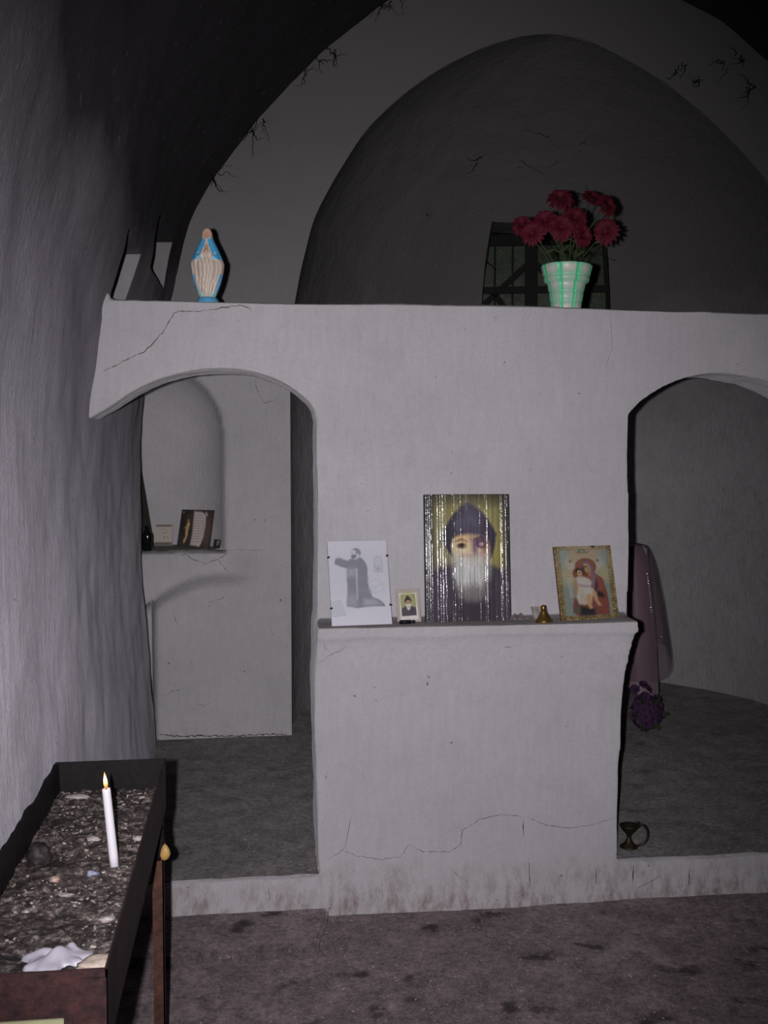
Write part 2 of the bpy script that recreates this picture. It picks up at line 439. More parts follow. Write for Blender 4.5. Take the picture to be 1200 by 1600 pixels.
# east wall with the arch of the apse; the side chamber's niche is modelled in relief
ARCH_L = [(0.205, 2.2), (0.222, 2.3), (0.239, 2.41), (0.27, 2.573), (0.337, 2.836), (0.44, 3.03), (0.60, 3.285), (0.77, 3.453), (0.90, 3.555), (1.04, 3.645), (1.24, 3.746), (1.445, 3.812), (1.62, 3.832)]
ARCH_R = [(1.75, 3.815), (1.88, 3.767), (2.05, 3.69), (2.22, 3.60), (2.42, 3.46), (2.60, 3.31), (2.72, 3.19), (2.81, 3.095), (2.93, 2.90), (3.00, 2.72), (3.05, 2.5), (3.07, 2.3), (3.075, 2.2)]
def east_upper():
    pts = ARCH_L + ARCH_R
    # resample the contour finely
    P = []
    for a, b in zip(pts, pts[1:]):
        n = max(2, int(math.hypot(b[0] - a[0], b[1] - a[1]) / 0.035))
        P += [(lerp(a[0], b[0], k / n), lerp(a[1], b[1], k / n)) for k in range(n)]
    P.append(pts[-1]); A = np.array(P)
    for _ in range(4): A[1:-1] = (A[:-2] + 2 * A[1:-1] + A[2:]) / 4
    n = len(A); v = []; K = 26
    for i, (x, z) in enumerate(A):
        t = i / (n - 1)
        ang = math.pi * (1 - t)
        ox, oz = CX + 2.45 * math.cos(ang), 2.2 + 2.25 * math.sin(ang) ** 0.8
        ox = CX + 2.45 * (abs(math.cos(ang)) ** 0.85) * (1 if math.cos(ang) > 0 else -1)
        for k in range(K + 1):
            w = (k / K) ** 1.2
            X, Z = lerp(x, ox, w), lerp(z, oz, w)
            edge = max(0, 1 - k / 1.2)
            v.append((X, YE + rough(X, 5, Z) * 0.9 + 0.012 * edge, Z))
    f = grid_faces(n, K + 1)
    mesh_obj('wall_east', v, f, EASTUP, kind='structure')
    # right-hand jamb strip below
    xs = np.linspace(3.075, 4.0, 14); zs = np.linspace(0.0, 2.25, 40)
    v = [(x, YE + rough(x, 5, z) * 0.9, z) for z in zs for x in xs]
    mesh_obj('wall_east_jamb', v, grid_faces(len(zs), len(xs)), EAST, kind='structure')
east_upper()

SHZ = 1.118        # niche shelf height
def prothesis():
    XR, XC, RAD = -0.13, -0.50, 0.37
    zs = sorted(list(np.arange(0.10, 2.26, 0.016)) + [SHZ - 0.003, SHZ + 0.003])
    xs = list(np.arange(-0.98, 0.20, 0.016)) + [0.212]
    v = []
    for z in zs:
        for x in xs:
            y = YE + rough(x, 5, z) * 0.8
            front_z = SHZ - 0.045 * sstep(-0.2, -0.5, x)        # the front lip sags towards the wall
            if z > SHZ:                                        # curved recess above the shelf
                rr = RAD * (1 if z < 1.72 else math.sqrt(max(0.0, 1 - ((z - 1.72) / 0.36) ** 2)))
                u = abs(x - XC)
                if u < rr: y += math.sqrt(rr * rr - u * u) * 1.05 * min(1, (rr - u) / 0.02 + 0.35)
            else:
                dip = sstep(SHZ - 0.05, SHZ, z)
                if x < XR + 0.02: y += 0.03 * dip * dip + 0.006 * dip * nz(x, z, 0, 30, 3)
                # block below with a rounded top, a set-back riser above it
                zb = 0.985 - 0.16 * max(0.0, (-0.16 - x) / 0.38) ** 1.9
                fade = sstep(0.10, -0.16, x)
                set_b = 0.15 * fade
                w = (zb - z) / 0.075                              # 0 at the riser, 1 at the front face
                if w < 0: y += set_b
                elif w < 1: y += set_b * (1 - w) ** 2.2
                # the block turns away at its side
                if z < zb and x < -0.47: y += 0.35 * (1 - math.sqrt(max(0, 1 - min(1, (-0.47 - x) / 0.06) ** 2)))
            v.append((x, y, z))
    o = mesh_obj('wall_side_chamber', v, grid_faces(len(zs), len(xs)), EAST, kind='structure')
    return o
SIDE = prothesis()

# apse: turned about its axis from the arch contour, with a window pierced in the back
AX = 1.64
W_A0, W_A1, W_Z0, W_Z1 = 85.2, 120.6, 2.30, 3.10
def apse_r(z, left):
    tab = ([(p[1], AX - p[0]) for p in ARCH_L] + [(3.84, 0.0)]) if left else [(p[1], p[0] - AX) for p in ARCH_R[::-1]] + [(3.832, 0.0)]
    if z <= 2.2: return 1.432
    return max(0.0, interp(tab, z))
def apse_pt(z, deg, extra=0.0):
    w = (1 - math.cos(R(deg))) / 2
    r = lerp(apse_r(z, True), apse_r(z, False), w)
    r += extra
    return Vector((AX - r * math.cos(R(deg)), YE + r * math.sin(R(deg)) * 1.0, z))
def apse():
    zs = sorted(set(list(np.arange(0.10, 3.3, 0.035)) + list(np.arange(3.3, 3.835, 0.018)) + [3.834]))
    ds = cols_with(1.6, 0, 180, [])
    ds = sorted([d for d in ds if min(abs(d - W_A0), abs(d - W_A1)) > 0.7] + [W_A0, W_A1])
    zs = sorted([z for z in zs if min(abs(z - W_Z0), abs(z - W_Z1)) > 0.012] + [W_Z0, W_Z1])
    v = []
    for z in zs:
        for d in ds:
            q = apse_pt(z, d); c = Vector((AX, YE, 2.2 if z > 2.2 else z)) - q
            c.normalize(); e = math.sin(R(d)) ** 0.5 if 0 < d < 180 else 0
            v.append(q + c * (rough(*q) * 1.3 * e))
    def skip(i, j):
        return W_A0 - 0.1 < ds[j] and ds[j + 1] < W_A1 + 0.1 and W_Z0 - 0.01 < zs[i] and zs[i + 1] < W_Z1 + 0.01
    mesh_obj('wall_apse', v, grid_faces(len(zs), len(ds), False, skip), APSE, kind='structure')
apse()

# ------------------------------------------------------------------ window in the apse
BLACKIRON = simple('black_iron', L4(30, 28, 30), 0.6, 0.3, 0.3, 0.4, 60)
def window():
    w = bpy.data.objects.new('window_1', None); COL.objects.link(w); w['kind'] = 'structure'
    dirv = Vector((0.223, 0.975, 0)); side = Vector((0.975, -0.223, 0))
    ring = [(W_A0, z) for z in np.linspace(W_Z0, W_Z1, 14)] + [(d, W_Z1) for d in np.linspace(W_A0, W_A1, 14)][1:] + \
           [(W_A1, z) for z in np.linspace(W_Z1, W_Z0, 14)][1:] + [(d, W_Z0) for d in np.linspace(W_A1, W_A0, 14)][1:]
    v = []
    for i, (d, z) in enumerate(ring):
        for k in range(6):
            e = apse_pt(z, d, -0.012 if k == 0 else 0) + dirv * (0.07 * max(0, k - 0.5))
            v.append(e + (side * nz(d, z, k, 6) + Vector((0, 0, nz(d, z, k, 5, 3)))) * 0.012)
    mesh_obj('window_reveal', v, grid_faces(len(ring), 6), APSE, w)
    c = apse_pt(2.7, (W_A0 + W_A1) / 2) + dirv * 0.17
    def P(x, z, d=0.0): q = c + side * x + dirv * d; return (q.x, q.y, z)
    def bar(name, a, b, wd, th, d=0.0):
        (x0, z0), (x1, z1) = a, b
        L = math.hypot(x1 - x0, z1 - z0); nx, nz_ = -(z1 - z0) / L * wd / 2, (x1 - x0) / L * wd / 2
        q = [(x0 + nx, z0 + nz_), (x1 + nx, z1 + nz_), (x1 - nx, z1 - nz_), (x0 - nx, z0 - nz_)]
        vv = [P(x, z, d) for x, z in q] + [P(x, z, d + th) for x, z in q]
        mesh_obj(name, vv, [(0, 1, 2, 3), (7, 6, 5, 4), (0, 4, 5, 1), (1, 5, 6, 2), (2, 6, 7, 3), (3, 7, 4, 0)], BLACKIRON, w, smooth=False)
    HW = 0.44
    bar('window_frame', (-HW, 2.3), (-HW, 3.1), 0.05, 0.04); bar('window_frame', (HW, 2.3), (HW, 3.1), 0.05, 0.04)
    bar('window_frame', (-HW, 3.07), (HW, 3.07), 0.07, 0.04)
    bar('mullion', (-0.085, 2.3), (-0.085, 3.08), 0.085, 0.05, -0.01)
    for x in (-0.33, -0.21, 0.10, 0.25): bar('grille_bar', (x, 2.3), (x, 3.08), 0.014, 0.014, 0.03)
    bar('crossbar', (-HW, 2.735), (HW, 2.735), 0.045, 0.03)
    for a, b in (((-0.40, 2.64), (-0.085, 2.93)), ((-0.085, 2.93), (0.25, 2.64)), ((-0.35, 2.735), (-0.18, 2.5)), ((0.0, 2.5), (0.20, 2.735))):
        bar('diagonal_bar', a, b, 0.04, 0.025, 0.005)
    g = NT('glass_painted_reflections', 0.35, 0.4); vv = g.pos()
    n = g.noise(vv, 9, 5, 0.65)
    col = g.ramp(n, [(0.3, L4(34, 42, 34)), (0.5, L4(72, 84, 62)), (0.62, L4(62, 74, 58)), (0.72, L4(124, 140, 70))])  # green reflections and foliage behind the dark glass are painted into its colour
    m = g.out(col, g.bump(n, 0.3, 0.01))
    for x0, x1 in ((-HW, -0.085), (-0.085, HW)):
        q = [P(x0, 2.3, 0.06), P(x1, 2.3, 0.06), P(x1, 3.1, 0.06), P(x0, 3.1, 0.06)]
        q += [P(x0, 2.3, 0.066), P(x1, 2.3, 0.066), P(x1, 3.1, 0.066), P(x0, 3.1, 0.066)]
        mesh_obj('pane', q, [(0, 1, 2, 3), (7, 6, 5, 4), (0, 4, 5, 1), (1, 5, 6, 2), (2, 6, 7, 3), (3, 7, 4, 0)], m, w, smooth=False)
window()

# ------------------------------------------------------------------ pictures: painted as colour attributes on fine grids
class Canvas:
    """small painter; colours are given as they look in the flash light (sRGB 0-255), u to the right, v downwards, 0..1"""
    def __init__(s, w, h, c):
        s.w, s.h = w, h
        s.U, s.V = np.meshgrid(np.linspace(0, 1, w), np.linspace(0, 1, h))
        s.asp = h / w
        s.a = np.ones((h, w, 3)) * np.array(c, float)
        s.rng = np.random.default_rng(3)
    def lay(s, m, c, op=1.0):
        m = (m * op)[..., None]; s.a = s.a * (1 - m) + np.array(c, float) * m
    def seg_d(s, p, q):
        px, py, qx, qy = p[0], p[1] * s.asp, q[0], q[1] * s.asp
        X, Y = s.U, s.V * s.asp
        dx, dy = qx - px, qy - py; L = dx * dx + dy * dy + 1e-12
        t = np.clip(((X - px) * dx + (Y - py) * dy) / L, 0, 1)
        return np.hypot(X - px - t * dx, Y - py - t * dy)
    def poly(s, pts, c, soft=0.006, op=1.0):
        d = np.full(s.U.shape, 9.0); ins = np.zeros(s.U.shape, bool)
        for p, q in zip(pts, pts[1:] + pts[:1]):
            d = np.minimum(d, s.seg_d(p, q))
            if p[1] != q[1]:
                cr = ((p[1] > s.V) != (q[1] > s.V)) & (s.U < (q[0] - p[0]) * (s.V - p[1]) / (q[1] - p[1]) + p[0])
                ins ^= cr
        sd = np.where(ins, d, -d)
        s.lay(np.clip(sd / soft * 0.5 + 0.5, 0, 1), c, op)
    def ell(s, cx, cy, rx, ry, c, soft=0.15, op=1.0, rot=0.0):
        X, Y = s.U - cx, (s.V - cy) * s.asp
        a = math.radians(rot); X, Y = X * math.cos(a) + Y * math.sin(a), -X * math.sin(a) + Y * math.cos(a)
        d = np.hypot(X / rx, Y / (ry * s.asp))
        s.lay(np.clip((1 - d) / soft + 0.5, 0, 1), c, op)
    def line(s, pts, wd, c, op=1.0):
        for p, q in zip(pts, pts[1:]):
            s.lay(np.clip((wd - s.seg_d(p, q)) / wd * 1.2, 0, 1), c, op)
    def grain(s, amt, sx=1, sy=1):
        g = s.rng.normal(0, 1, (s.h // sy + 2, s.w // sx + 2))
        g = np.kron(g, np.ones((sy, sx)))[:s.h, :s.w]
        s.a *= (1 + amt * g)[..., None]

def attr_mat(name, rough_=0.6, spec=0.3, coat=0.0, coat_r=0.2, bump=0.0, scale=200):
    t = NT(name, rough_, spec)
    at = t.n('ShaderNodeAttribute', attribute_name='col')
    nrm = t.bump(t.noise(t.pos(), scale, 3), bump, 0.002) if bump else None
    return t.out(at.outputs['Color'], nrm, Coat_Weight=coat, Coat_Roughness=coat_r)
def set_col(me, rgb):
    at = me.color_attributes.new('col', 'FLOAT_COLOR', 'POINT')
    a = np.ones((len(me.vertices), 4)); a[:, :3] = rgb
    at.data.foreach_set('color', a.ravel())
PRINT = attr_mat('printed_paper', 0.55, 0.25)
GLOSSY = attr_mat('glossy_print', 0.45, 0.4, 0.5, 0.12)
FOILED = attr_mat('ribbed_varnished_print', 0.5, 0.2, 1.0, 0.17, 0.8, 520)
CARVED = attr_mat('painted_plaster', 0.5, 0.35, 0.15, 0.25, 0.2, 90)
def print_grid(name, cv, w, h, k, mat, parent, y=-0.0006, relief=None, x0=None, z0=0.0):
    """picture surface w x h metres in the x-z plane of its parent, facing -y"""
    x0 = -w / 2 if x0 is None else x0
    v = []
    for j in range(cv.h):
        for i in range(cv.w):
            u, q = i / (cv.w - 1), j / (cv.h - 1)
            v.append((x0 + u * w, y - (relief(u, q) if relief else 0), z0 + (1 - q) * h))
    o = mesh_obj(name, v, grid_faces(cv.h, cv.w, True), mat, parent)
    set_col(o.data, np.clip(lin(np.clip(cv.a, 0, 255)) / k, 0.004, 0.92).reshape(-1, 3))
    return o
def stand_matrix(bl, br, tl, tr):
    """frame of a leaning board from four corners of its face"""
    bl, br, tl, tr = map(Vector, (bl, br, tl, tr))
    b = (bl + br) / 2; x = (br - bl); w = x.length; x.normalize()
    z = (tl + tr) / 2 - b; z -= x * z.dot(x); h = z.length; z.normalize(); y = z.cross(x)
    M = Matrix((x, y, z)).transposed().to_4x4(); M.translation = b
    return M, w, h
def board_thing(name, label, cat, corners):
    M, w, h = stand_matrix(*corners)
    o = thing(name, label, cat); o.matrix_world = M
    return o, w, h

KP = 0.53
SZ = 1.036      # things on the bracketed shelf stand here

# --- large varnished icon of a hooded monk
def big_icon():
    o, w, h = board_thing('painted_icon', 'large dark icon of a hooded white-bearded monk, vertically streaked, centre of the shelf', 'icon',
                          ((0.597, 3.552, SZ), (0.897, 3.556, SZ), (0.597, 3.594, 1.472), (0.902, 3.594, 1.473)))
    bm_obj('backing_board', box_bm(-w/2 - 0.001, w/2 + 0.001, 0.0005, 0.016, 0, h + 0.001, 0.002), simple('black_board', L4(30, 26, 28), 0.6, 0.3), o)
    c = Canvas(288, 216, (78, 75, 52))
    c.ell(0.5, 0.28, 0.46, 0.36, (122, 115, 74), 0.9)
    c.ell(0.80, 0.48, 0.16, 0.2, (124, 115, 62), 0.9, 0.8); c.ell(0.22, 0.42, 0.12, 0.26, (112, 108, 84), 0.9, 0.8)
    c.poly([(-.1,-.1),(1.1,-.1),(1.1,.045),(-.1,.03)], (38, 36, 30), 0.06)
    c.poly([(-.1,-.1),(.085,-.1),(.085,1.1),(-.1,1.1)], (34, 31, 36), 0.04, 0.95)
    c.poly([(.93,-.1),(1.1,-.1),(1.1,1.1),(.94,1.1)], (36, 34, 40), 0.05, 0.9)
    robe = [(-.05,.64),(.10,.60),(.20,.575),(.31,.555),(.40,.52),(.72,.52),(.80,.57),(.90,.60),(1.05,.63),(1.05,1.1),(-.05,1.1)]
    c.poly(robe, (46, 40, 48), 0.015)
    c.poly([(.10,.62),(.28,.58),(.30,.9),(.12,.95)], (80, 70, 86), 0.08, 0.7); c.poly([(.82,.62),(.97,.64),(.97,.95),(.86,.95)], (74, 64, 78), 0.08, 0.6)
    # face
    c.ell(0.535, 0.43, 0.235, 0.17, (176, 152, 122), 0.12)
    c.ell(0.40, 0.44, 0.10, 0.10, (186, 168, 138), 0.8, 0.7); c.ell(0.50, 0.34, 0.17, 0.045, (184, 150, 104), 0.7, 0.8)
    c.ell(0.72, 0.40, 0.06, 0.13, (108, 82, 74), 0.8, 0.8)
    c.ell(0.435, 0.405, 0.065, 0.022, (78, 62, 56), 0.6); c.ell(0.43, 0.40, 0.025, 0.012, (36, 28, 30), 0.6); c.line([(.36,.37),(.43,.355),(.50,.375)], 0.014, (112, 88, 74), 0.8)
    c.ell(0.66, 0.385, 0.075, 0.04, (74, 56, 70), 0.5); c.ell(0.665, 0.395, 0.028, 0.016, (150, 120, 110), 0.7); c.line([(.58,.36),(.66,.335),(.74,.355)], 0.016, (62, 48, 50), 0.9)
    c.poly([(.545,.36),(.60,.37),(.625,.49),(.57,.50)], (88, 68, 96), 0.03, 0.9)
    c.poly([(.48,.38),(.54,.38),(.55,.485),(.46,.48)], (184, 158, 126), 0.03, 0.8)
    c.ell(0.485, 0.487, 0.065, 0.02, (150, 104, 88), 0.6, 0.9); c.ell(0.67, 0.475, 0.05, 0.02, (158, 104, 96), 0.7, 0.8)
    # hood
    hood = [(.50,.065),(.57,.085),(.66,.13),(.74,.19),(.81,.27),(.845,.315),(.825,.40),(.785,.50),(.755,.515),(.77,.42),(.745,.345),(.66,.325),(.52,.31),(.40,.32),(.325,.345),
            (.30,.40),(.315,.47),(.33,.50),(.27,.455),(.215,.39),(.195,.33),(.24,.26),(.31,.18),(.40,.105)]
    c.poly(hood, (48, 44, 55), 0.012)
    c.poly([(.50,.08),(.60,.12),(.66,.22),(.62,.30),(.50,.29),(.46,.2)], (88, 82, 98), 0.08, 0.8); c.ell(0.40, 0.24, 0.05, 0.07, (80, 78, 92), 0.9, 0.7)
    # beard
    beard = [(.315,.505),(.37,.49),(.45,.50),(.56,.505),(.66,.49),(.75,.495),(.765,.56),(.755,.64),(.72,.70),(.68,.76),(.60,.80),(.50,.795),(.42,.765),(.36,.71),(.325,.63)]
    c.poly(beard, (142, 142, 138), 0.05)
    c.poly([(.34,.52),(.45,.51),(.45,.72),(.38,.68)], (150, 152, 150), 0.05, 0.9); c.poly([(.44,.52),(.62,.52),(.60,.66),(.46,.68)], (176, 176, 174), 0.06, 0.8)
    c.ell(0.56, 0.78, 0.17, 0.07, (96, 90, 92), 0.9, 0.7)
    for k in range(60):
        u = 0.33 + 0.42 * random.random(); v0 = 0.52 + 0.1 * random.random()
        c.line([(u, v0), (u + random.uniform(-.02, .02), v0 + 0.1 + 0.08 * random.random())], 0.004, random.choice([(190, 190, 188), (104, 102, 104)]), 0.35)
    rng = np.random.default_rng(5)
    st = rng.normal(0, 1, c.w); st = 0.6 * st + 0.4 * np.roll(st, 1)
    c.a *= (1 + 0.13 * st)[None, :, None]; c.grain(0.07)
    # furrows of the varnish film: uneven vertical ribs
    rib = np.zeros(c.w); x = np.arange(c.w)
    for _ in range(50):
        p = rng.uniform(0, c.w)
        if 0.40 * c.w < p < 0.62 * c.w and rng.random() < 0.55: continue
        rib += rng.uniform(0.25, 1.0) * np.exp(-((x - p) / rng.uniform(0.8, 1.7)) ** 2)
    ph = rng.uniform(0, 6.28, 8)
    def relief(u, v):
        i = min(c.w - 1, int(round(u * (c.w - 1))))
        m = 0.30 + 0.9 * max(0.0, 0.5 + nz(i * 0.35, v * 9, 3.0) + 0.5 * nz(i * 0.8, v * 30, 5.0))
        calm = 1 - 0.72 * math.exp(-((u - .52) / .22) ** 2 - ((v - .40) / .20) ** 2) - 0.35 * math.exp(-((u - .52) / .2) ** 2 - ((v - .65) / .2) ** 2)
        return 0.0010 * rib[i] * m * max(0.1, calm) + 0.0002 * nz(u * 90, v * 90, 1.0)
    print_grid('painted_face', c, w - 0.002, h, KP, FOILED, o, -0.0008, relief)
big_icon()

# --- pencil drawing under glass, held by clips
def drawing():
    o, w, h = board_thing('clip_frame', 'frameless glass clip frame with pencil drawing of a kneeling robed man', 'picture frame',
                          ((0.270, 3.505, SZ), (0.477, 3.527, SZ), (0.267, 3.604, 1.312), (0.480, 3.604, 1.318)))
    bm_obj('backing_board', box_bm(-w/2, w/2, 0.001, 0.005, 0, h), simple('fibre_board', L4(96, 88, 82), 0.8), o)
    c = Canvas(160, 216, (158, 157, 167))
    c.a *= (1 - 0.03 * np.sin(c.V * 4))[..., None]
    N = lambda *p: [((x - 112 - (y - 100) * 0.034) / 668, (y - 98) / 968) for x, y in p]
    robe = N((190,365),(196,320),(212,290),(246,288),(290,315),(335,328),(380,305),(430,318),(470,290),(500,305),(535,355),(556,415),(552,470),(550,560),(562,640),(580,700),(605,752),(680,785),(725,825),(745,862),(640,858),(540,862),(425,874),(370,858),(316,848),(318,780),(328,690),(326,560),(326,420),(250,392))
    c.poly(robe, (88, 89, 101), 0.01)
    c.poly(N((330,520),(552,515),(555,560),(328,560)), (90, 91, 104), 0.03, 0.9); c.poly(N((330,650),(575,655),(590,700),(330,690)), (100, 101, 113), 0.04, 0.7)
    c.poly(N((330,420),(420,420),(415,510),(330,510)), (128, 129, 140), 0.04, 0.8); c.poly(N((325,720),(420,720),(430,860),(320,845)), (122, 123, 134), 0.04, 0.7)
    c.poly(N((425,420),(442,420),(438,780),(428,780)), (148, 148, 158), 0.01, 0.9)
    c.poly(N((500,770),(620,775),(700,830),(620,845),(500,850)), (128, 129, 139), 0.03, 0.8)
    for a, b in (((350,420),(345,840)),((385,410),(390,860)),((470,420),(460,850)),((510,400),(520,830)),((545,430),(575,800)),((235,310),(225,370)),((290,325),(300,400)),((450,320),(425,400)),((530,700),(640,850)),((480,780),(440,865))):
        c.line(N(a, b), 0.006, (88, 90, 102), 0.6)
    c.ell(*N((432, 240))[0], 0.082, 0.057, (96, 96, 106), 0.2); c.ell(*N((404, 238))[0], 0.042, 0.036, (150, 149, 158), 0.3)
    c.ell(*N((402, 282))[0], 0.040, 0.026, (82, 82, 92), 0.3); c.ell(*N((452, 275))[0], 0.026, 0.028, (146, 145, 154), 0.3); c.line(N((388, 228), (398, 232)), 0.006, (90, 90, 100))
    c.poly(N((205,250),(225,262),(250,285),(235,300),(210,292)), (150, 149, 158), 0.02)
    ar = [(635, 465), (632, 330), (645, 298), (672, 284), (702, 292), (720, 320), (726, 465), (635, 465)]
    c.poly(N(*ar), (146, 146, 156), 0.01); c.line(N(*ar), 0.006, (104, 105, 116), 0.9); c.poly(N((645,400),(665,425),(690,395),(700,440),(660,450)), (112, 113, 124), 0.02, 0.8)
    for l in (((560,610),(640,545),(728,610),(625,640),(560,610)), ((560,610),(570,680),(630,706),(732,672),(728,610)), ((625,640),(630,706))):
        c.line(N(*l), 0.0045, (120, 121, 132), 0.9)
    bk = [(130, 805), (240, 778), (305, 945), (168, 962), (130, 805)]
    c.poly(N(*bk), (150, 150, 159), 0.01); c.line(N(*bk), 0.005, (112, 113, 124), 0.9)
    for q in range(5):
        c.line(N((165 + 9 * q, 830 + 24 * q), (190 + 9 * q, 824 + 24 * q)), 0.005, (112, 113, 122), 0.8); c.line(N((205 + 9 * q, 818 + 24 * q), (235 + 8 * q, 812 + 24 * q)), 0.005, (112, 113, 122), 0.7)
    for q in range(6): c.line(N((135, 480 + 45 * q), (300, 470 + 45 * q)), 0.005, (150, 150, 160), 0.5)
    c.line([(0.0, 0.0), (1.0, 0.0), (1.0, 1.0)], 0.006, (92, 92, 98)); c.line([(0, 0), (0, .9)], 0.004, (104, 104, 110))
    c.grain(0.02)
    print_grid('drawing', c, w, h, KP, PRINT, o, 0.0)
    g = NT('clear_glass', 0.03, 0.5)
    m = g.out((1, 1, 1, 1), None, Alpha=0.06)
    bm_obj('glass_pane', box_bm(-w/2, w/2, -0.004, -0.002, 0.0005, h), m, o)
    ck = simple('black_clip', L4(28, 26, 28), 0.5, 0.4)
    for x, z in ((-1, .805), (1, .81), (-1, .205), (1, .225)):
        b = box_bm(-0.004, 0.004, -0.0055, 0.006, -0.003, 0.003, 0.0008); cl = bm_obj('clip', b, ck, o)
        cl.location = (x * (w / 2 - 0.002), 0, z * h)
drawing()

# --- small laminated card and the black lighter in front of it
def card():
    o, w, h = board_thing('prayer_card', 'small plastic-covered card with portrait of a hooded monk, beside the glass frame', 'card',
                          ((0.500, 3.560, SZ), (0.583, 3.566, SZ), (0.497, 3.600, 1.145), (0.582, 3.600, 1.146)))
    c = Canvas(72, 96, (140, 130, 124))
    c.poly([(.13,.13),(.87,.12),(.90,.93),(.14,.95)], (172, 166, 164), 0.01)
    c.poly([(.19,.17),(.80,.16),(.82,.80),(.21,.82)], (104, 106, 84), 0.01); c.ell(.50,.38,.30,.26,(138,136,86),.8,.9)
    c.poly([(.21,.60),(.36,.53),(.62,.52),(.81,.57),(.82,.80),(.21,.82)], (60, 55, 62), 0.02)
    c.poly([(.49,.185),(.60,.27),(.655,.36),(.62,.46),(.60,.36),(.42,.36),(.40,.46),(.34,.37),(.39,.27)], (48, 43, 48), 0.02)
    c.ell(.51,.42,.115,.075,(146,118,98),.3); c.ell(.46,.41,.03,.015,(70,56,52),.5); c.ell(.56,.41,.03,.015,(70,56,52),.5)
    c.poly([(.40,.46),(.61,.46),(.58,.60),(.50,.66),(.43,.60)], (164, 160, 158), 0.03); c.line([(.50,.53),(.51,.57)], .014, (70, 66, 70)); c.line([(.44,.87),(.5,.865)], .012, (110, 100, 98))
    c.line([(0,0),(1,0),(1,1),(0,1),(0,0)], .012, (112, 102, 98), .8)
    bm_obj('card_body', box_bm(-w/2, w/2, 0.0004, 0.0016, 0, h), simple('card_stock', L4(150, 142, 136), 0.7), o)
    def rel(u, v): return 0.0009 * nz(u * 4, v * 5, 2.0)
    print_grid('portrait', c, w, h, KP, GLOSSY, o, -0.0008, rel)
    l = thing('cigarette_lighter', 'black cigarette lighter lying before the small card', 'lighter', (0.526, 3.520, SZ + 0.001), (0, 0, R(4)))
    bk = simple('black_plastic', L4(34, 32, 36), 0.35, 0.5)
    bm_obj('body', box_bm(-0.028, 0.018, -0.007, 0.007, 0, 0.013, 0.004, 3), bk, l, True)
    bm_obj('head', box_bm(0.018, 0.028, -0.0065, 0.0065, 0.001, 0.012, 0.002), simple('lighter_metal', L4(60, 58, 62), 0.4, 0.5, 0.6), l, True)
card()

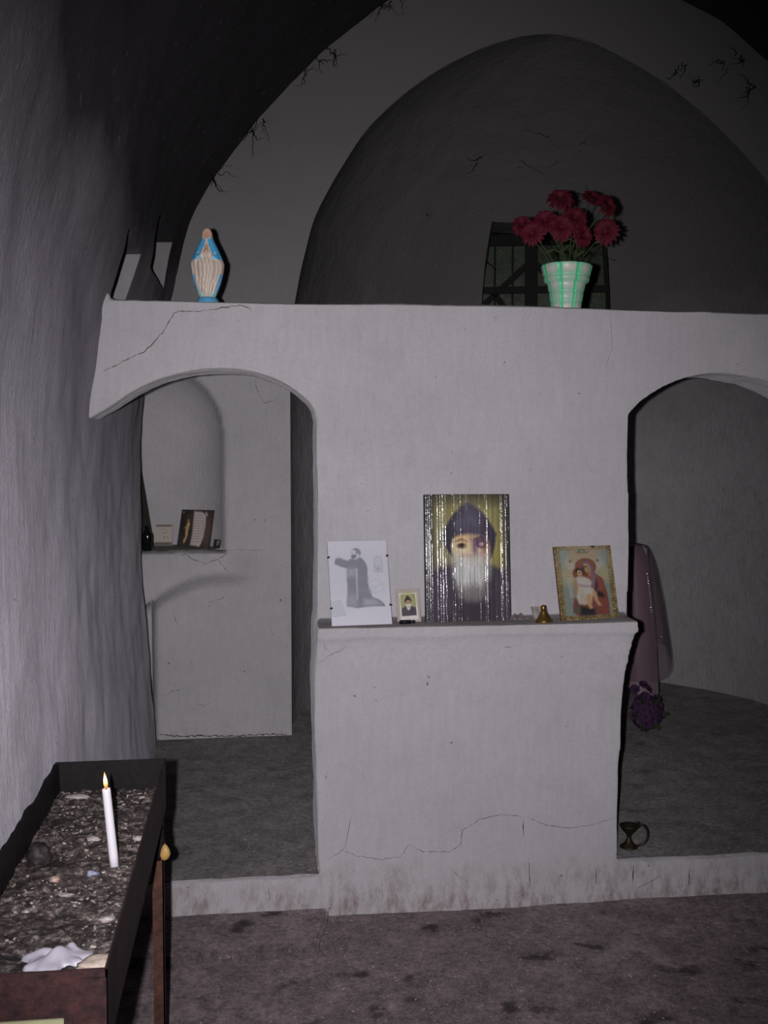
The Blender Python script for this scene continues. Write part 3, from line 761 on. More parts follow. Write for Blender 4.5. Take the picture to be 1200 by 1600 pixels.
# --- icon of mother and child
def madonna():
    o, w, h = board_thing('icon_print', 'small coloured icon of a mother holding a child, gold border, leaning at shelf end', 'icon',
                          ((1.066, 3.520, SZ), (1.286, 3.560, SZ), (1.064, 3.604, 1.284), (1.272, 3.606, 1.292)))
    bm_obj('backing_board', box_bm(-w/2, w/2, 0.0004, 0.009, 0, h, 0.001), simple('red_brown_edge', L4(96, 58, 52), 0.7), o)
    c = Canvas(112, 144, (124, 106, 66))
    c.grain(0.16, 3, 3)
    for k in range(18):
        u = (k + .5) / 18; d = (104, 70, 48)
        for v_ in (.025, .972): c.ell(u, v_, .017, .012, d, .5, .8)
    for k in range(24):
        v_ = (k + .5) / 24
        for u in (.045, .955): c.ell(u, v_, .022, .010, (104, 72, 48), .5, .8)
    I = [(.085,.05),(.915,.05),(.915,.945),(.085,.945)]
    c.poly(I, (118, 128, 118), 0.008)
    c.ell(.5,.22,.42,.26,(158,148,118),.9,.95); c.ell(.5,.10,.30,.10,(160,138,112),.9,.7)
    c.ell(.20,.42,.14,.12,(160,150,112),.9,.8); c.ell(.84,.40,.10,.10,(158,146,108),.9,.8); c.ell(.86,.15,.08,.10,(124,138,136),.9,.8); c.ell(.14,.15,.07,.12,(128,144,138),.9,.8)
    # emblem, angels
    c.ell(.48,.075,.065,.03,(94,108,94),.5); c.ell(.48,.075,.025,.018,(138,136,132),.5); c.line([(.37,.08),(.42,.10)],.014,(140,92,70)); c.line([(.55,.10),(.61,.075)],.014,(140,92,70))
    for sx, u in ((1, .25), (-1, .75)):
        c.ell(u, .27, .085, .05, (168, 160, 146), .8, .8, 40 * sx); c.ell(u - .05 * sx, .22, .05, .08, (156, 152, 142), .8, .7, 20 * sx); c.ell(u + .01 * sx, .205, .025, .02, (134, 96, 78), .5)
    # haloes
    c.ell(.52,.285,.185,.115,(120,72,56),.12); c.ell(.52,.285,.165,.10,(132,86,62),.3,.7); c.ell(.385,.375,.105,.085,(128,70,52),.15)
    # robe
    c.poly([(.45,.25),(.50,.20),(.58,.205),(.635,.26),(.65,.36),(.72,.41),(.79,.45),(.82,.55),(.85,.66),(.86,.80),(.85,.94),(.30,.94),(.22,.90),(.24,.78),(.34,.66),(.44,.5)], (118, 62, 54), 0.012)
    c.poly([(.47,.22),(.56,.205),(.63,.27),(.645,.36),(.60,.40),(.55,.30),(.46,.31)], (112, 94, 112), 0.02)
    c.poly([(.60,.36),(.70,.41),(.72,.50),(.66,.62),(.60,.60),(.58,.48)], (124, 92, 100), 0.02); c.poly([(.68,.44),(.70,.52),(.66,.62),(.76,.64),(.80,.72),(.70,.70),(.62,.66)], (44, 40, 42), 0.02)
    c.poly([(.72,.43),(.80,.48),(.82,.60),(.74,.62),(.71,.52)], (136, 70, 56), 0.02); c.poly([(.70,.74),(.84,.70),(.86,.92),(.72,.92)], (128, 62, 52), 0.03, .8)
    c.poly([(.22,.88),(.26,.78),(.33,.74),(.36,.92),(.26,.90)], (78, 88, 62), 0.02); c.poly([(.36,.82),(.60,.86),(.60,.945),(.34,.945)], (40, 40, 42), 0.03)
    c.poly([(.23,.84),(.26,.72),(.32,.68),(.34,.74),(.28,.88)], (112, 62, 64), 0.02)
    # mother's face
    c.ell(.535,.305,.062,.066,(168,128,88),.25,1,-18); c.ell(.52,.285,.022,.010,(52,38,34),.5); c.ell(.565,.31,.014,.03,(140,98,70),.6,.8); c.line([(.52,.345),(.545,.35)],.008,(128,70,60)); c.ell(.47,.33,.03,.06,(58,52,60),.5,.8); c.poly([(.56,.35),(.60,.36),(.59,.43),(.55,.42)], (156,114,82), .02)
    # child
    c.ell(.385,.345,.055,.045,(60,44,36),.3); c.ell(.40,.37,.045,.042,(176,136,98),.3,1,-10); c.ell(.405,.362,.014,.008,(60,44,40),.5)
    c.poly([(.32,.44),(.38,.41),(.47,.42),(.56,.45),(.60,.50),(.57,.56),(.62,.60),(.65,.66),(.58,.70),(.56,.78),(.44,.80),(.34,.79),(.30,.70),(.33,.60),(.34,.53)], (176, 168, 158), 0.02)
    c.poly([(.36,.52),(.54,.54),(.54,.57),(.36,.55)], (136, 118, 128), .02, .8); c.poly([(.34,.60),(.44,.58),(.46,.76),(.36,.77)], (158, 158, 138), .03, .7); c.poly([(.42,.68),(.52,.70),(.50,.79),(.40,.79)], (178, 150, 122), .03, .6)
    c.poly([(.30,.46),(.335,.47),(.35,.56),(.32,.66),(.27,.68),(.29,.58)], (164, 120, 76), .015)
    c.poly([(.48,.66),(.56,.66),(.55,.78),(.57,.85),(.51,.86),(.48,.78)], (178, 136, 96), .015); c.poly([(.58,.62),(.66,.63),(.68,.75),(.73,.82),(.67,.82),(.61,.74)], (180, 134, 92), .015)
    c.poly([(.18,.44),(.245,.43),(.24,.68),(.20,.70)], (160, 160, 150), .02, .8)
    for k in range(6): c.line([(.20,.46 + .036 * k),(.235,.458 + .036 * k)], .005, (104, 104, 104), .8)
    c.line([(.085,.05),(.915,.05),(.915,.945),(.085,.945),(.085,.05)], .007, (92, 84, 56), .8); c.poly([(.64,-.01),(.73,-.01),(.70,.03),(.66,.025)], (44, 46, 50), .01)
    c.grain(0.03)
    c.a = 0.80 * (c.a * 0.86 + 0.14 * c.a.mean(axis=2, keepdims=True))
    print_grid('painted_face', c, w, h, KP * 0.97, PRINT, o, -0.0006)
madonna()

# ------------------------------------------------------------------ small things on the shelf
BRASS = simple('old_brass', L4(150, 118, 62), 0.38, 0.5, 0.85, 0.45, 60, 0.2)
def bell():
    o = thing('hand_bell', 'little tarnished brass bell standing on the white shelf', 'bell', (1.000, 3.508, SZ), (0, R(-2), 0))
    prof = [(0.0285, 0.0), (0.0305, 0.002), (0.029, 0.005), (0.026, 0.008), (0.0225, 0.013), (0.0175, 0.021), (0.0135, 0.029), (0.0105, 0.036), (0.009, 0.041)]
    v, f = lathe(prof, 24); mesh_obj('bell_body', v, f, BRASS, o)
    v, f = lathe([(0.0085, 0.040), (0.0092, 0.046), (0.009, 0.052), (0.0065, 0.057), (0.001, 0.059)], 16); mesh_obj('bell_crown', v, f, BRASS, o)
    v, f = lathe([(0.0292, 0.0055), (0.0302, 0.0065), (0.029, 0.0078)], 24); mesh_obj('rim_ring', v, f, BRASS, o)
bell()
def scrap(name, label, cat, loc, w, d, amp, mat, rot, seed, stand=0.0):
    n = 14; v = []
    for j in range(n):
        for i in range(n):
            x = (i / (n - 1) - .5) * w; y = (j / (n - 1) - .5) * d
            ed = 1 - max(abs(i / (n - 1) - .5), abs(j / (n - 1) - .5)) * 2
            z = amp * (abs(nz(x * 40, y * 40, seed)) + 0.6 * abs(nz(x * 90, y * 90, seed + 3))) * (0.35 + ed)
            v.append((x + 0.004 * nz(x * 60, y * 60, seed + 7), y + 0.004 * nz(x * 60, y * 60, seed + 9), z + stand * (j / (n - 1)) ** 1.3))
    o = mesh_obj(name, v, grid_faces(n, n), mat, smooth=False)
    sm = o.modifiers.new('t', 'SOLIDIFY'); sm.thickness = 0.0006; sm.offset = 1
    o.location = loc; o.rotation_euler = rot
    return tag(o, label, cat)
PAPERSC = simple('crumpled_paper', L4(160, 150, 148), 0.6, 0.3)
scrap('crumpled_cloth', 'crumpled grey rag lying between big icon and bell', 'rag', (0.925, 3.575, SZ - 0.001), 0.085, 0.055, 0.040, simple('grey_rag', L4(122, 112, 114), 0.9), (0, 0, R(8)), 1)
scrap('paper_scrap', 'pale folded paper scrap leaning behind the brass bell', 'paper', (1.000, 3.552, SZ - 0.001), 0.062, 0.03, 0.020, PAPERSC, (0, 0, R(14)), 5, 0.045)

# ------------------------------------------------------------------ statuette on top of the screen
def statue():
    o = thing('figurine', 'small blue and white robed woman figurine on top of the white screen', 'figurine', (-0.140, 3.745, Z_TOP + 0.003), (0, 0, R(-4)))
    prof = [(0.024, .026, .024), (0.034, .031, .027), (0.05, .038, .030), (0.07, .045, .033), (0.095, .052, .036), (0.120, .057, .038), (0.140, .0590, .039), (0.152, .054, .038), (0.165, .049, .036), (0.18, .043, .034),
            (0.195, .036, .030), (0.208, .0295, .027), (0.220, .0235, .024), (0.230, .0200, .022), (0.240, .0185, .0205), (0.250, .0165, .019), (0.258, .0125, .015), (0.264, .0070, .009), (0.267, .001, .0015)]
    zz = np.arange(0.024, 0.2671, 0.0042); n = 72
    pz = [p[0] for p in prof]; px = [p[1] for p in prof]; py = [p[2] for p in prof]
    v = []; col = []
    white = np.array((150, 138, 128.)); blue = np.array((58, 128, 172.)); skin = np.array((142, 108, 90.)); dark = np.array((82, 66, 56.))
    for z in zz:
        a, b = float(np.interp(z, pz, px)), float(np.interp(z, pz, py))
        for i in range(n):
            t = 2 * math.pi * i / n - math.pi / 2; fx = math.cos(t); fy = math.sin(t)       # fy = -1 faces the nave
            front = max(0.0, -fy); x = a * fx; y = b * fy; u = fx
            d = 0.0; c = white.copy()
            low = z < 0.168
            if low and front > 0.2:                       # folds of the gown, cloak edges hanging from the forearms
                d += 0.0022 * math.cos(u * 26 + 3 * math.sin(z * 40)) * front
                if abs(u) > 0.50: d += 0.0045 * front
                c = lerp(white, dark, 0.45 * max(0, -math.cos(u * 26 + 3 * math.sin(z * 40))) * (abs(u) < 0.5))
                if abs(abs(u) - 0.5) < 0.05: c = lerp(c, dark, 0.35)
            if z < 0.10 and abs(u) > 0.72 + 0.5 * (z - 0.03): c = lerp(white, blue, 0.75)
            if z < 0.045 and abs(u) > 0.35: c = lerp(white, np.array((70, 140, 140.)), 0.5)
            if 0.150 < z < 0.226:                          # blue cloak over the shoulders, gown shows in the middle
                edge = 0.10 + (0.226 - z) * 5.2
                if z < 0.168: edge = 0.40
                if abs(u) > edge or fy > 0.1: c = blue.copy()
                if abs(abs(u) - edge) < 0.09 and front > 0.2: d += 0.0025
                if front > 0.3 and abs(u) > edge and nz(x * 90, z * 90, 2) > 0.42: c = np.array((128, 150, 160.))
            if fy > 0.15 and z > 0.06: c = lerp(c, blue * 0.8, 0.9)
            # joined hands
            hx, hz = u * a, z - 0.185
            hand = math.exp(-(hx / 0.0055) ** 2 - (hz / 0.018) ** 2) * (front > 0.3)
            d += 0.010 * hand
            if hand > 0.35: c = lerp(white, skin, 0.75)
            for s in (-1, 1):                              # forearms
                ln = abs((z - 0.152) - (0.036 - abs(hx)) * 0.75)
                if s * hx > 0 and front > 0.3 and abs(hx) < 0.036: d += 0.005 * math.exp(-(ln / 0.006) ** 2)
            if z > 0.222 and front > 0.30:                  # face under the veil
                e = (hx / 0.0115) ** 2 + ((z - 0.241) / 0.0135) ** 2
                if e < 1:
                    c = skin.copy(); d -= 0.002 * (1 - e); d += 0.0035 * math.exp(-(hx / 0.002) ** 2 - ((z - 0.240) / 0.004) ** 2)
                    for s in (-1, 1):
                        if math.hypot(hx - s * 0.0045, (z - 0.2445) * 1.4) < 0.0016: c = np.array((60, 44, 40.))
                    if abs(z - 0.2325) < 0.0012 and abs(hx) < 0.0035: c = np.array((120, 62, 58.))
                elif e < 2.2: d += 0.0014; c = lerp(white, skin, 0.35)
            elif z > 0.222: c = lerp(white, skin, 0.35)
            r = 1 + d / max(0.004, math.hypot(x, y))
            v.append((x * r, y * r, z)); col.append(c)
    m = len(zz); f = [(k * n + i, k * n + (i + 1) % n, (k + 1) * n + (i + 1) % n, (k + 1) * n + i) for k in range(m - 1) for i in range(n)]
    f += [tuple(range(n - 1, -1, -1)), tuple((m - 1) * n + i for i in range(n))]
    b = mesh_obj('robed_body', v, f, CARVED, o)
    set_col(b.data, np.clip(lin(np.array(col)) / 0.42, 0.004, 0.9))
    vv, ff = lathe([(0.040, 0), (0.041, 0.006), (0.038, 0.014), (0.034, 0.021), (0.030, 0.026)], 28)
    mesh_obj('blue_base', vv, ff, simple('blue_paint', lin((70, 124, 156)) / 0.42 * 0.9, 0.5, 0.3, 0, 0.3, 60), o)
statue()

# ------------------------------------------------------------------ flower pot and silk flowers
def pot():
    o = thing('flower_pot', 'pale green and white basket-patterned flower pot on top of the screen', 'flower pot', (1.146, 3.765, Z_TOP + 0.003), (R(-1), R(1.5), R(12)))
    H = [(0.0, .050), (.012, .052), (.030, .0555), (.034, .0525), (.038, .0565), (.066, .0605), (.070, .0575), (.074, .0620), (.096, .0660), (.100, .0665), (.108, .078), (.122, .0815), (.126, .077), (.130, .0825), (.150, .087), (.160, .0895), (.166, .090), (.168, .087), (.160, .083), (.145, .080)]
    n = 96; v = []; col = []
    white = np.array((152, 142, 140.)); green = np.array((62, 150, 108.))
    rings = (0.034, 0.070, 0.104, 0.126, 0.164)
    for k, (z, r) in enumerate(H):
        for i in range(n):
            a = 2 * math.pi * i / n; w = abs(((i % 12) - 6) / 6.0)          # 0 = middle of a panel, 1 = rib
            g = max(0, (w - 0.52) / 0.48); q = r * (1 + 0.03 * (1 - w * w)) - 0.003 * (g > 0.75) + 0.0015 * (0.2 < g < 0.75)
            v.append((q * math.cos(a), q * math.sin(a), z))
            gr = max(0.95 * min(1, g * 1.5), max(0, 0.62 - abs(z - min(rings, key=lambda t: abs(t - z))) / 0.014))
            col.append(lerp(white, green, min(1, gr)))
    f = [(k * n + i, k * n + (i + 1) % n, (k + 1) * n + (i + 1) % n, (k + 1) * n + i) for k in range(len(H) - 1) for i in range(n)]
    f.append(tuple(range(n - 1, -1, -1)))
    b = mesh_obj('pot_body', v, f, CARVED, o); set_col(b.data, np.clip(lin(np.array(col)) / 0.42, 0.004, 0.9))
    vv, ff = lathe([(0.0805, 0.138), (0.0805, 0.142), (0.05, 0.146), (0.01, 0.147)], 24)
    mesh_obj('soil', vv, ff, simple('dark_foam', L4(50, 46, 40), 0.9), o)
pot()
RED = NT('red_silk', 0.7, 0.2); _v = RED.pos(); _n = RED.noise(_v, 60, 4)
RED = RED.out(RED.mix(_n, L4(58, 14, 26), L4(108, 28, 46)), None)
REDD = simple('dark_red_heart', L4(80, 22, 34), 0.8)
STEM = simple('green_plastic', L4(52, 66, 36), 0.6, 0.3)
def petal_mesh(name, layers, seed, mat):
    rnd = random.Random(seed); v = []; f = []
    for (n, r0, r1, wid, z0, z1, curl) in layers:
        for i in range(n):
            a = 2 * math.pi * (i + rnd.uniform(-.25, .25)) / n; ln = rnd.uniform(.88, 1.08)
            tw = rnd.uniform(-.3, .3); base = len(v); K = 5
            for k in range(K):
                t = k / (K - 1); r = lerp(r0, r1 * ln, t)
                w = wid * (0.35 + 1.3 * math.sin(math.pi * min(1, 0.15 + 0.75 * t)) * 0.6) * (1 if k < K - 1 else 0.55)
                z = lerp(z0, z1, t) + curl * math.sin(math.pi * t) + rnd.uniform(-.001, .001)
                for s, dz in ((-1, 0.25), (0, -0.15), (1, 0.25)):
                    q = s * w; x, y = r * math.cos(a) - q * math.sin(a), r * math.sin(a) + q * math.cos(a)
                    v.append((x, y, z + dz * w * 0.8 + tw * q))
            for k in range(K - 1):
                for s in range(2):
                    p = base + k * 3 + s; f.append((p, p + 1, p + 4, p + 3))
    me = bpy.data.meshes.new(name); me.from_pydata(v, [], f); me.materials.append(mat)
    me.polygons.foreach_set('use_smooth', [True] * len(f)); return me
BLO = [petal_mesh('blossom', [(17, .006, .044, .0066, -.004, -.004, .008), (15, .005, .040, .0062, .003, .012, .008), (13, .004, .031, .0056, .006, .020, .006), (9, .003, .019, .0046, .008, .022, .003)], s, RED) for s in (1, 2)]
_hv, _hf = lathe([(0.009, 0.003), (0.0095, 0.008), (0.007, 0.013), (0.002, 0.015)], 12)
HEART = bpy.data.meshes.new('heart'); HEART.from_pydata(_hv, [], _hf); HEART.materials.append(REDD)
_hv, _hf = lathe([(0.003, -0.012), (0.008, -0.006), (0.012, 0.0), (0.006, 0.003)], 12)
CALYX = bpy.data.meshes.new('calyx'); CALYX.from_pydata(_hv, [], _hf); CALYX.materials.append(STEM)
# x, y, z, facing (x, y, z), size, what sets it apart
BLOOMS = [(1.129, 3.79, 2.535, (-.15, -.75, .6), 1.0, 'red silk flower at the very top of the bouquet'),
          (1.243, 3.78, 2.540, (.25, -.6, .75), .88, 'red silk flower at upper right of the bouquet, behind its drooping neighbour'),
          (1.284, 3.745, 2.510, (.5, -.75, .35), .92, 'red silk flower at upper right, hanging forward over the gap'),
          (1.290, 3.75, 2.418, (-.45, -.75, .05), .98, 'red silk flower standing apart on the right, seen edgewise'),
          (1.061, 3.745, 2.446, (-.3, -.85, .4), .95, 'red silk flower left of centre in the bouquet'),
          (0.986, 3.775, 2.436, (-.35, -.7, .5), .85, 'red silk flower farthest left in the bouquet'),
          (1.012, 3.735, 2.400, (-.45, -.85, .15), .90, 'red silk flower low on the left of the bouquet'),
          (1.112, 3.715, 2.420, (-.05, -.97, .2), 1.0, 'large red silk flower facing front in the bouquet centre'),
          (1.168, 3.745, 2.458, (.1, -.9, .4), 1.0, 'red silk flower right of centre in the bouquet'),
          (1.195, 3.735, 2.398, (.35, -.9, .05), .85, 'red silk flower low on the right just above the pot')]
for i, (x, y, z, fc, sz, lab) in enumerate(BLOOMS):
    o = thing('silk_flower', lab, 'flower', (1.146, 3.765, Z_TOP + 0.15), group='red silk flowers in the pot')
    P = Vector((x, y, z)) - o.location; fc = Vector(fc).normalized()
    q = fc.to_track_quat('Z', 'Y')
    for nm, me in (('blossom', BLO[i % 2]), ('heart', HEART), ('calyx', CALYX)):
        b = bpy.data.objects.new(nm, me); COL.objects.link(b); b.parent = o
        b.location = P; b.rotation_mode = 'QUATERNION'; b.rotation_quaternion = q; b.scale = (sz * 1.16,) * 3
    a = Vector(((i % 5 - 2) * 0.012, (i // 5 - .5) * 0.02, -0.02)); e = P - fc * 0.010 * sz
    mid = a.lerp(e, 0.55) + Vector((0, 0.01, 0.03))
    pts = [a.lerp(mid, t).lerp(mid.lerp(e, t), t) for t in np.linspace(0, 1, 9)]
    v, f = tube(pts, 0.0024, 6); mesh_obj('stem', v, f, STEM, o)
    for s in range(2):                                   # narrow leaves on the stem
        p = pts[3 + 2 * s]; an = i * 1.3 + s * 2.4; d = Vector((math.cos(an), math.sin(an) * .6 - .2, .7)).normalized(); sd = d.cross(Vector((0, -1, .2))).normalized()
        L = 0.055; lv = []
        for t, w in ((0, .001), (.35, .005), (.7, .004), (1, .0004)):
            c = p + d * L * t + Vector((0, 0, -0.012 * t * t)); lv += [c - sd * w * .8, c + sd * w * .8]
        mesh_obj('leaf', lv, [(0, 1, 3, 2), (2, 3, 5, 4), (4, 5, 7, 6)], STEM, o)

# ------------------------------------------------------------------ niche of the side chamber
KN = 0.215
NZ = SHZ + 0.006
def niche_card(name, label, cat, corners, cv, mat, back=(150, 142, 136), th=0.002):
    o, w, h = board_thing(name, label, cat, corners)
    bm_obj('card_body', box_bm(-w/2, w/2, 0.0004, th, 0, h), simple('card_back', L4(*back), 0.7), o)
    print_grid('printed_face', cv, w, h, KN, mat, o, -0.0006)
c = Canvas(90, 96, (34, 29, 28))
c.ell(.16,.30,.20,.35,(22,20,20),.8,.8); c.ell(.30,.30,.12,.2,(40,36,30),.8,.8); c.ell(.88,.6,.10,.4,(56,44,38),.9,.8)
c.poly([(.39,.04),(.62,.05),(.78,.12),(.80,.40),(.78,.75),(.70,.97),(.40,.94),(.42,.6)], (112, 104, 102), .03)
for k in range(11):
    v_ = .14 + .07 * k; rr = random.Random(k); u = .45 + .01 * rr.random() - .004 * k
    while u < .74 - .004 * k:
        l = rr.uniform(.03, .09); c.line([(u, v_), (min(u + l, .76), v_ + .004)], .008, (54, 46, 44), .9); u += l + rr.uniform(.015, .05)
c.ell(.26,.42,.05,.10,(112,92,62),.5,1,10); c.ell(.245,.60,.045,.16,(108,90,62),.5,1,-6); c.ell(.22,.80,.04,.10,(104,86,58),.5,1,14); c.ell(.25,.29,.03,.035,(98,74,54),.5); c.line([(.24,.42),(.14,.50)],.016,(104,86,60)); c.line([(.28,.42),(.30,.55)],.014,(104,86,60))
c.line([(.76,.05),(.82,.15)], .016, (150, 146, 142)); c.line([(.64,.96),(.72,.87)], .016, (140, 136, 130)); c.line([(.07,.05),(.08,.10)], .012, (110, 108, 104))
niche_card('poem_card', 'dark glossy picture card with a printed column of text, tilted in the niche', 'card',
           ((-0.388, 5.705, NZ), (-0.214, 5.615, NZ), (-0.378, 5.765, 1.325), (-0.196, 5.672, 1.318)), c, GLOSSY, (80, 74, 70), 0.004)
c = Canvas(54, 60, (106, 100, 94))
c.poly([(.06,.05),(.94,.05),(.94,.14),(.06,.14)], (66, 60, 56), .02); c.poly([(.02,.84),(.98,.84),(.98,1),(.02,1)], (60, 57, 54), .03)
for k in range(7): c.line([(.22 + .07 * k, .27), (.25 + .07 * k, .275)], .016, (62, 56, 54))
for p in ([(.42,.44),(.46,.40),(.52,.45)], [(.56,.44),(.64,.42),(.74,.38)], [(.50,.60),(.54,.66),(.58,.60),(.55,.58)], [(.68,.60),(.72,.59),(.74,.63),(.78,.72)]): c.line(p, .018, (56, 50, 48))
niche_card('calendar_leaf', 'small pale calendar leaf standing between bottle and dark card', 'card',
           ((-0.513, 5.795, NZ), (-0.418, 5.788, NZ), (-0.513, 5.835, 1.242), (-0.432, 5.828, 1.242)), c, PRINT)
c = Canvas(24, 30, (30, 27, 27)); c.poly([(.45,.2),(.9,.05),(.8,.6),(.5,.75)], (74, 70, 70), .05)
niche_card('photo_scrap', 'tiny dark photograph leaning at the niche edge', 'photograph',
           ((-0.195, 5.612, NZ), (-0.160, 5.580, NZ), (-0.190, 5.622, 1.170), (-0.148, 5.588, 1.170)), c, PRINT, (60, 56, 54))
def bottle():
    o = thing('glass_bottle', 'small black bottle on the niche shelf by the side wall', 'bottle', (-0.525, 5.555, SHZ + 0.002))
    g = simple('black_glass', L4(22, 26, 24), 0.12, 0.5, 0, 0.3, 30, 0.0)
    v, f = lathe([(.026, 0), (.028, .003), (.028, .075), (.026, .088), (.016, .100), (.0125, .108)], 24); mesh_obj('bottle_body', v, f, g, o)
    v, f = lathe([(.0125, .107), (.0125, .122), (.0145, .123), (.0145, .130), (.010, .131)], 20); mesh_obj('bottle_neck', v, f, g, o)
bottle()
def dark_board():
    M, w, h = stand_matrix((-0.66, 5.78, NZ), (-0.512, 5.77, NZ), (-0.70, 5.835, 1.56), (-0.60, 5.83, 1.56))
    o = tag(bm_obj('leaning_panel', bmesh.new(), simple('dark_panel', L4(48, 40, 38), 0.7)), 'dark tapering panel leaning in the niche behind the bottle', 'panel')  # flat dark piece behind the bottle, narrower towards the top
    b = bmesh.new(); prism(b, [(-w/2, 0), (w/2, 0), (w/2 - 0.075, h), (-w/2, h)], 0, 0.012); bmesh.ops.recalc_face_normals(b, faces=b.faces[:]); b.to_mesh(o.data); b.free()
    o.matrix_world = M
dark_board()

# ------------------------------------------------------------------ altar in the apse with its veil
ALT = (1.34, 2.155, 5.52, 6.10, 1.118)
def altar():
    x0, x1, y0, y1, zt = ALT
    o = thing('stone_altar', 'plastered block altar under the sheer veil behind the screen', 'altar', ((x0 + x1) / 2, (y0 + y1) / 2, BZ))
    cx, cy = (x0 + x1) / 2, (y0 + y1) / 2
    bm_obj('slab', box_bm(x0 - cx, x1 - cx, y0 - cy, y1 - cy, zt - 0.10 - BZ, zt - BZ, 0.012), EAST, o)
    bm_obj('pedestal', box_bm(x0 - cx + .14, x1 - cx - .14, y0 - cy + .10, y1 - cy - .06, -0.006, zt - 0.10 - BZ, 0.02), EAST, o)
altar()
def veil():
    x0, x1, y0, y1, zt = ALT
    t = NT('sheer_veil', 0.6, 0.3); n = t.noise(t.pos((1, 1, .25)), 26, 4)
    SHEER = t.out(t.mix(n, L4(112, 92, 104), L4(150, 122, 138)), None, Alpha=t.grey(n, -0.35, 1.7))
    t = NT('pink_satin', 0.45, 0.4); n = t.noise(t.pos((1, 1, .3)), 14, 4)
    SATIN = t.out(t.mix(n, L4(140, 114, 124), L4(168, 138, 149)), t.bump(n, 0.3, 0.01), Sheen_Weight=0.3)
    o = thing('altar_veil', 'sheer mauve veil with a line of sequins draped over the altar', 'cloth', (x1, y0, BZ))
    org = o.location
    # path round the altar's near corner, from the front face to the side
    def path(s):
        r = 0.10
        if s < 0.50: return Vector((x1 - r - 0.50 + s, y0 - 0.012, 0)), Vector((0, -1, 0))
        if s < 0.60:
            a = (s - 0.50) / 0.10 * math.pi / 2
            d = Vector((math.sin(a), -math.cos(a), 0)); return Vector((x1 - r, y0 + r - 0.012, 0)) + d * (r + 0.006), d
        return Vector((x1 + 0.006, y0 + r + (s - 0.60), 0)), Vector((1, 0, 0))
    def sheet(name, s0, s1, hem, flare, folds, mat, inset=0.0, nu=60, nv=40, top=0.22):
        v = []
        for j in range(nv):
            q = j / (nv - 1)
            for i in range(nu):
                s = lerp(s0, s1, i / (nu - 1)); p, d = path(s)
                if q < 0.15:                              # part lying on the slab
                    w = 1 - q / 0.15; p = p - d * (0.012 + w * top); z = zt + 0.006 - 0.002 * (1 - w)
                    if w < 0.08: p += d * 0.010
                else:
                    w = (q - 0.15) / 0.85; z = lerp(zt + 0.003, hem(s), w)
                    p = p + d * (flare(s) * w ** 0.52 + 0.012 * w ** .5 * folds * math.sin(s * 62 + 1.5 * math.sin(s * 17)) - inset)
                    p += Vector((0.004 * nz(s * 9, z * 6, 2), 0, 0))
                v.append(Vector((p.x, p.y, z)) - org)
        return mesh_obj(name, v, grid_faces(nv, nu, True), mat, o)
    hem = lambda s: interp([(0, .60), (.35, .52), (.46, .40), (.52, .40), (.565, .455), (.62, .52), (.8, .6)], s)
    sheet('veil_fabric', 0.05, 0.95, hem, lambda s: interp([(0, .03), (.4, .05), (.54, .165), (.62, .16), (.9, .08)], s), 1.0, SHEER)
    hem2 = lambda s: interp([(0, .45), (.40, .40), (.47, .36), (.50, .33), (.535, .295), (.56, .32)], s)
    sheet('satin_lining', 0.08, 0.555, hem2, lambda s: interp([(0, .0), (.4, .02), (.54, .10)], s), 1.7, SATIN, 0.006, 50, 40)
    sq = NT('sequins', 0.34, 0.8).out((0.9, 0.8, 0.88, 1), None, Metallic=1.0)
    bm = bmesh.new()
    fl_ = lambda s_: interp([(0, .03), (.4, .05), (.54, .165), (.62, .16), (.9, .08)], s_)
    def on_veil(s_, z):
        p, d = path(s_); w = (zt + .003 - z) / (zt + .003 - hem(s_))
        return p + d * (fl_(s_) * w ** 0.52 + 0.016) + Vector((0, 0, z))
    rq = random.Random(9)
    def disc(p, r):
        d = (Vector((0, 0, 1.6)) - p).normalized() + Vector((rq.uniform(-1, 1), rq.uniform(-1, 1), rq.uniform(-1, 1))) * 0.10
        m = Matrix.Translation(p - org) @ d.to_track_quat('Z', 'Y').to_matrix().to_4x4()
        bmesh.ops.create_cone(bm, cap_ends=True, segments=10, radius1=r, radius2=r * .8, depth=0.001, matrix=m)
    for k in range(26):
        if k > 16 and k % 2: continue
        disc(on_veil(0.522 + .0012 * nz(k, 1, 1, 1.3), lerp(0.975, 0.66, k / 25)), (0.0058 if k in (0, 3, 4, 14) else 0.0040) * (.6 if k > 16 else 1))
    for (s_, z, r) in ((.538, .70, .003), (.535, .64, .004), (.525, .60, .003), (.53, 1.06, .0025)): disc(on_veil(s_, z), r)
    bm_obj('sequins', bm, sq, o, True)['kind'] = 'stuff'
veil()

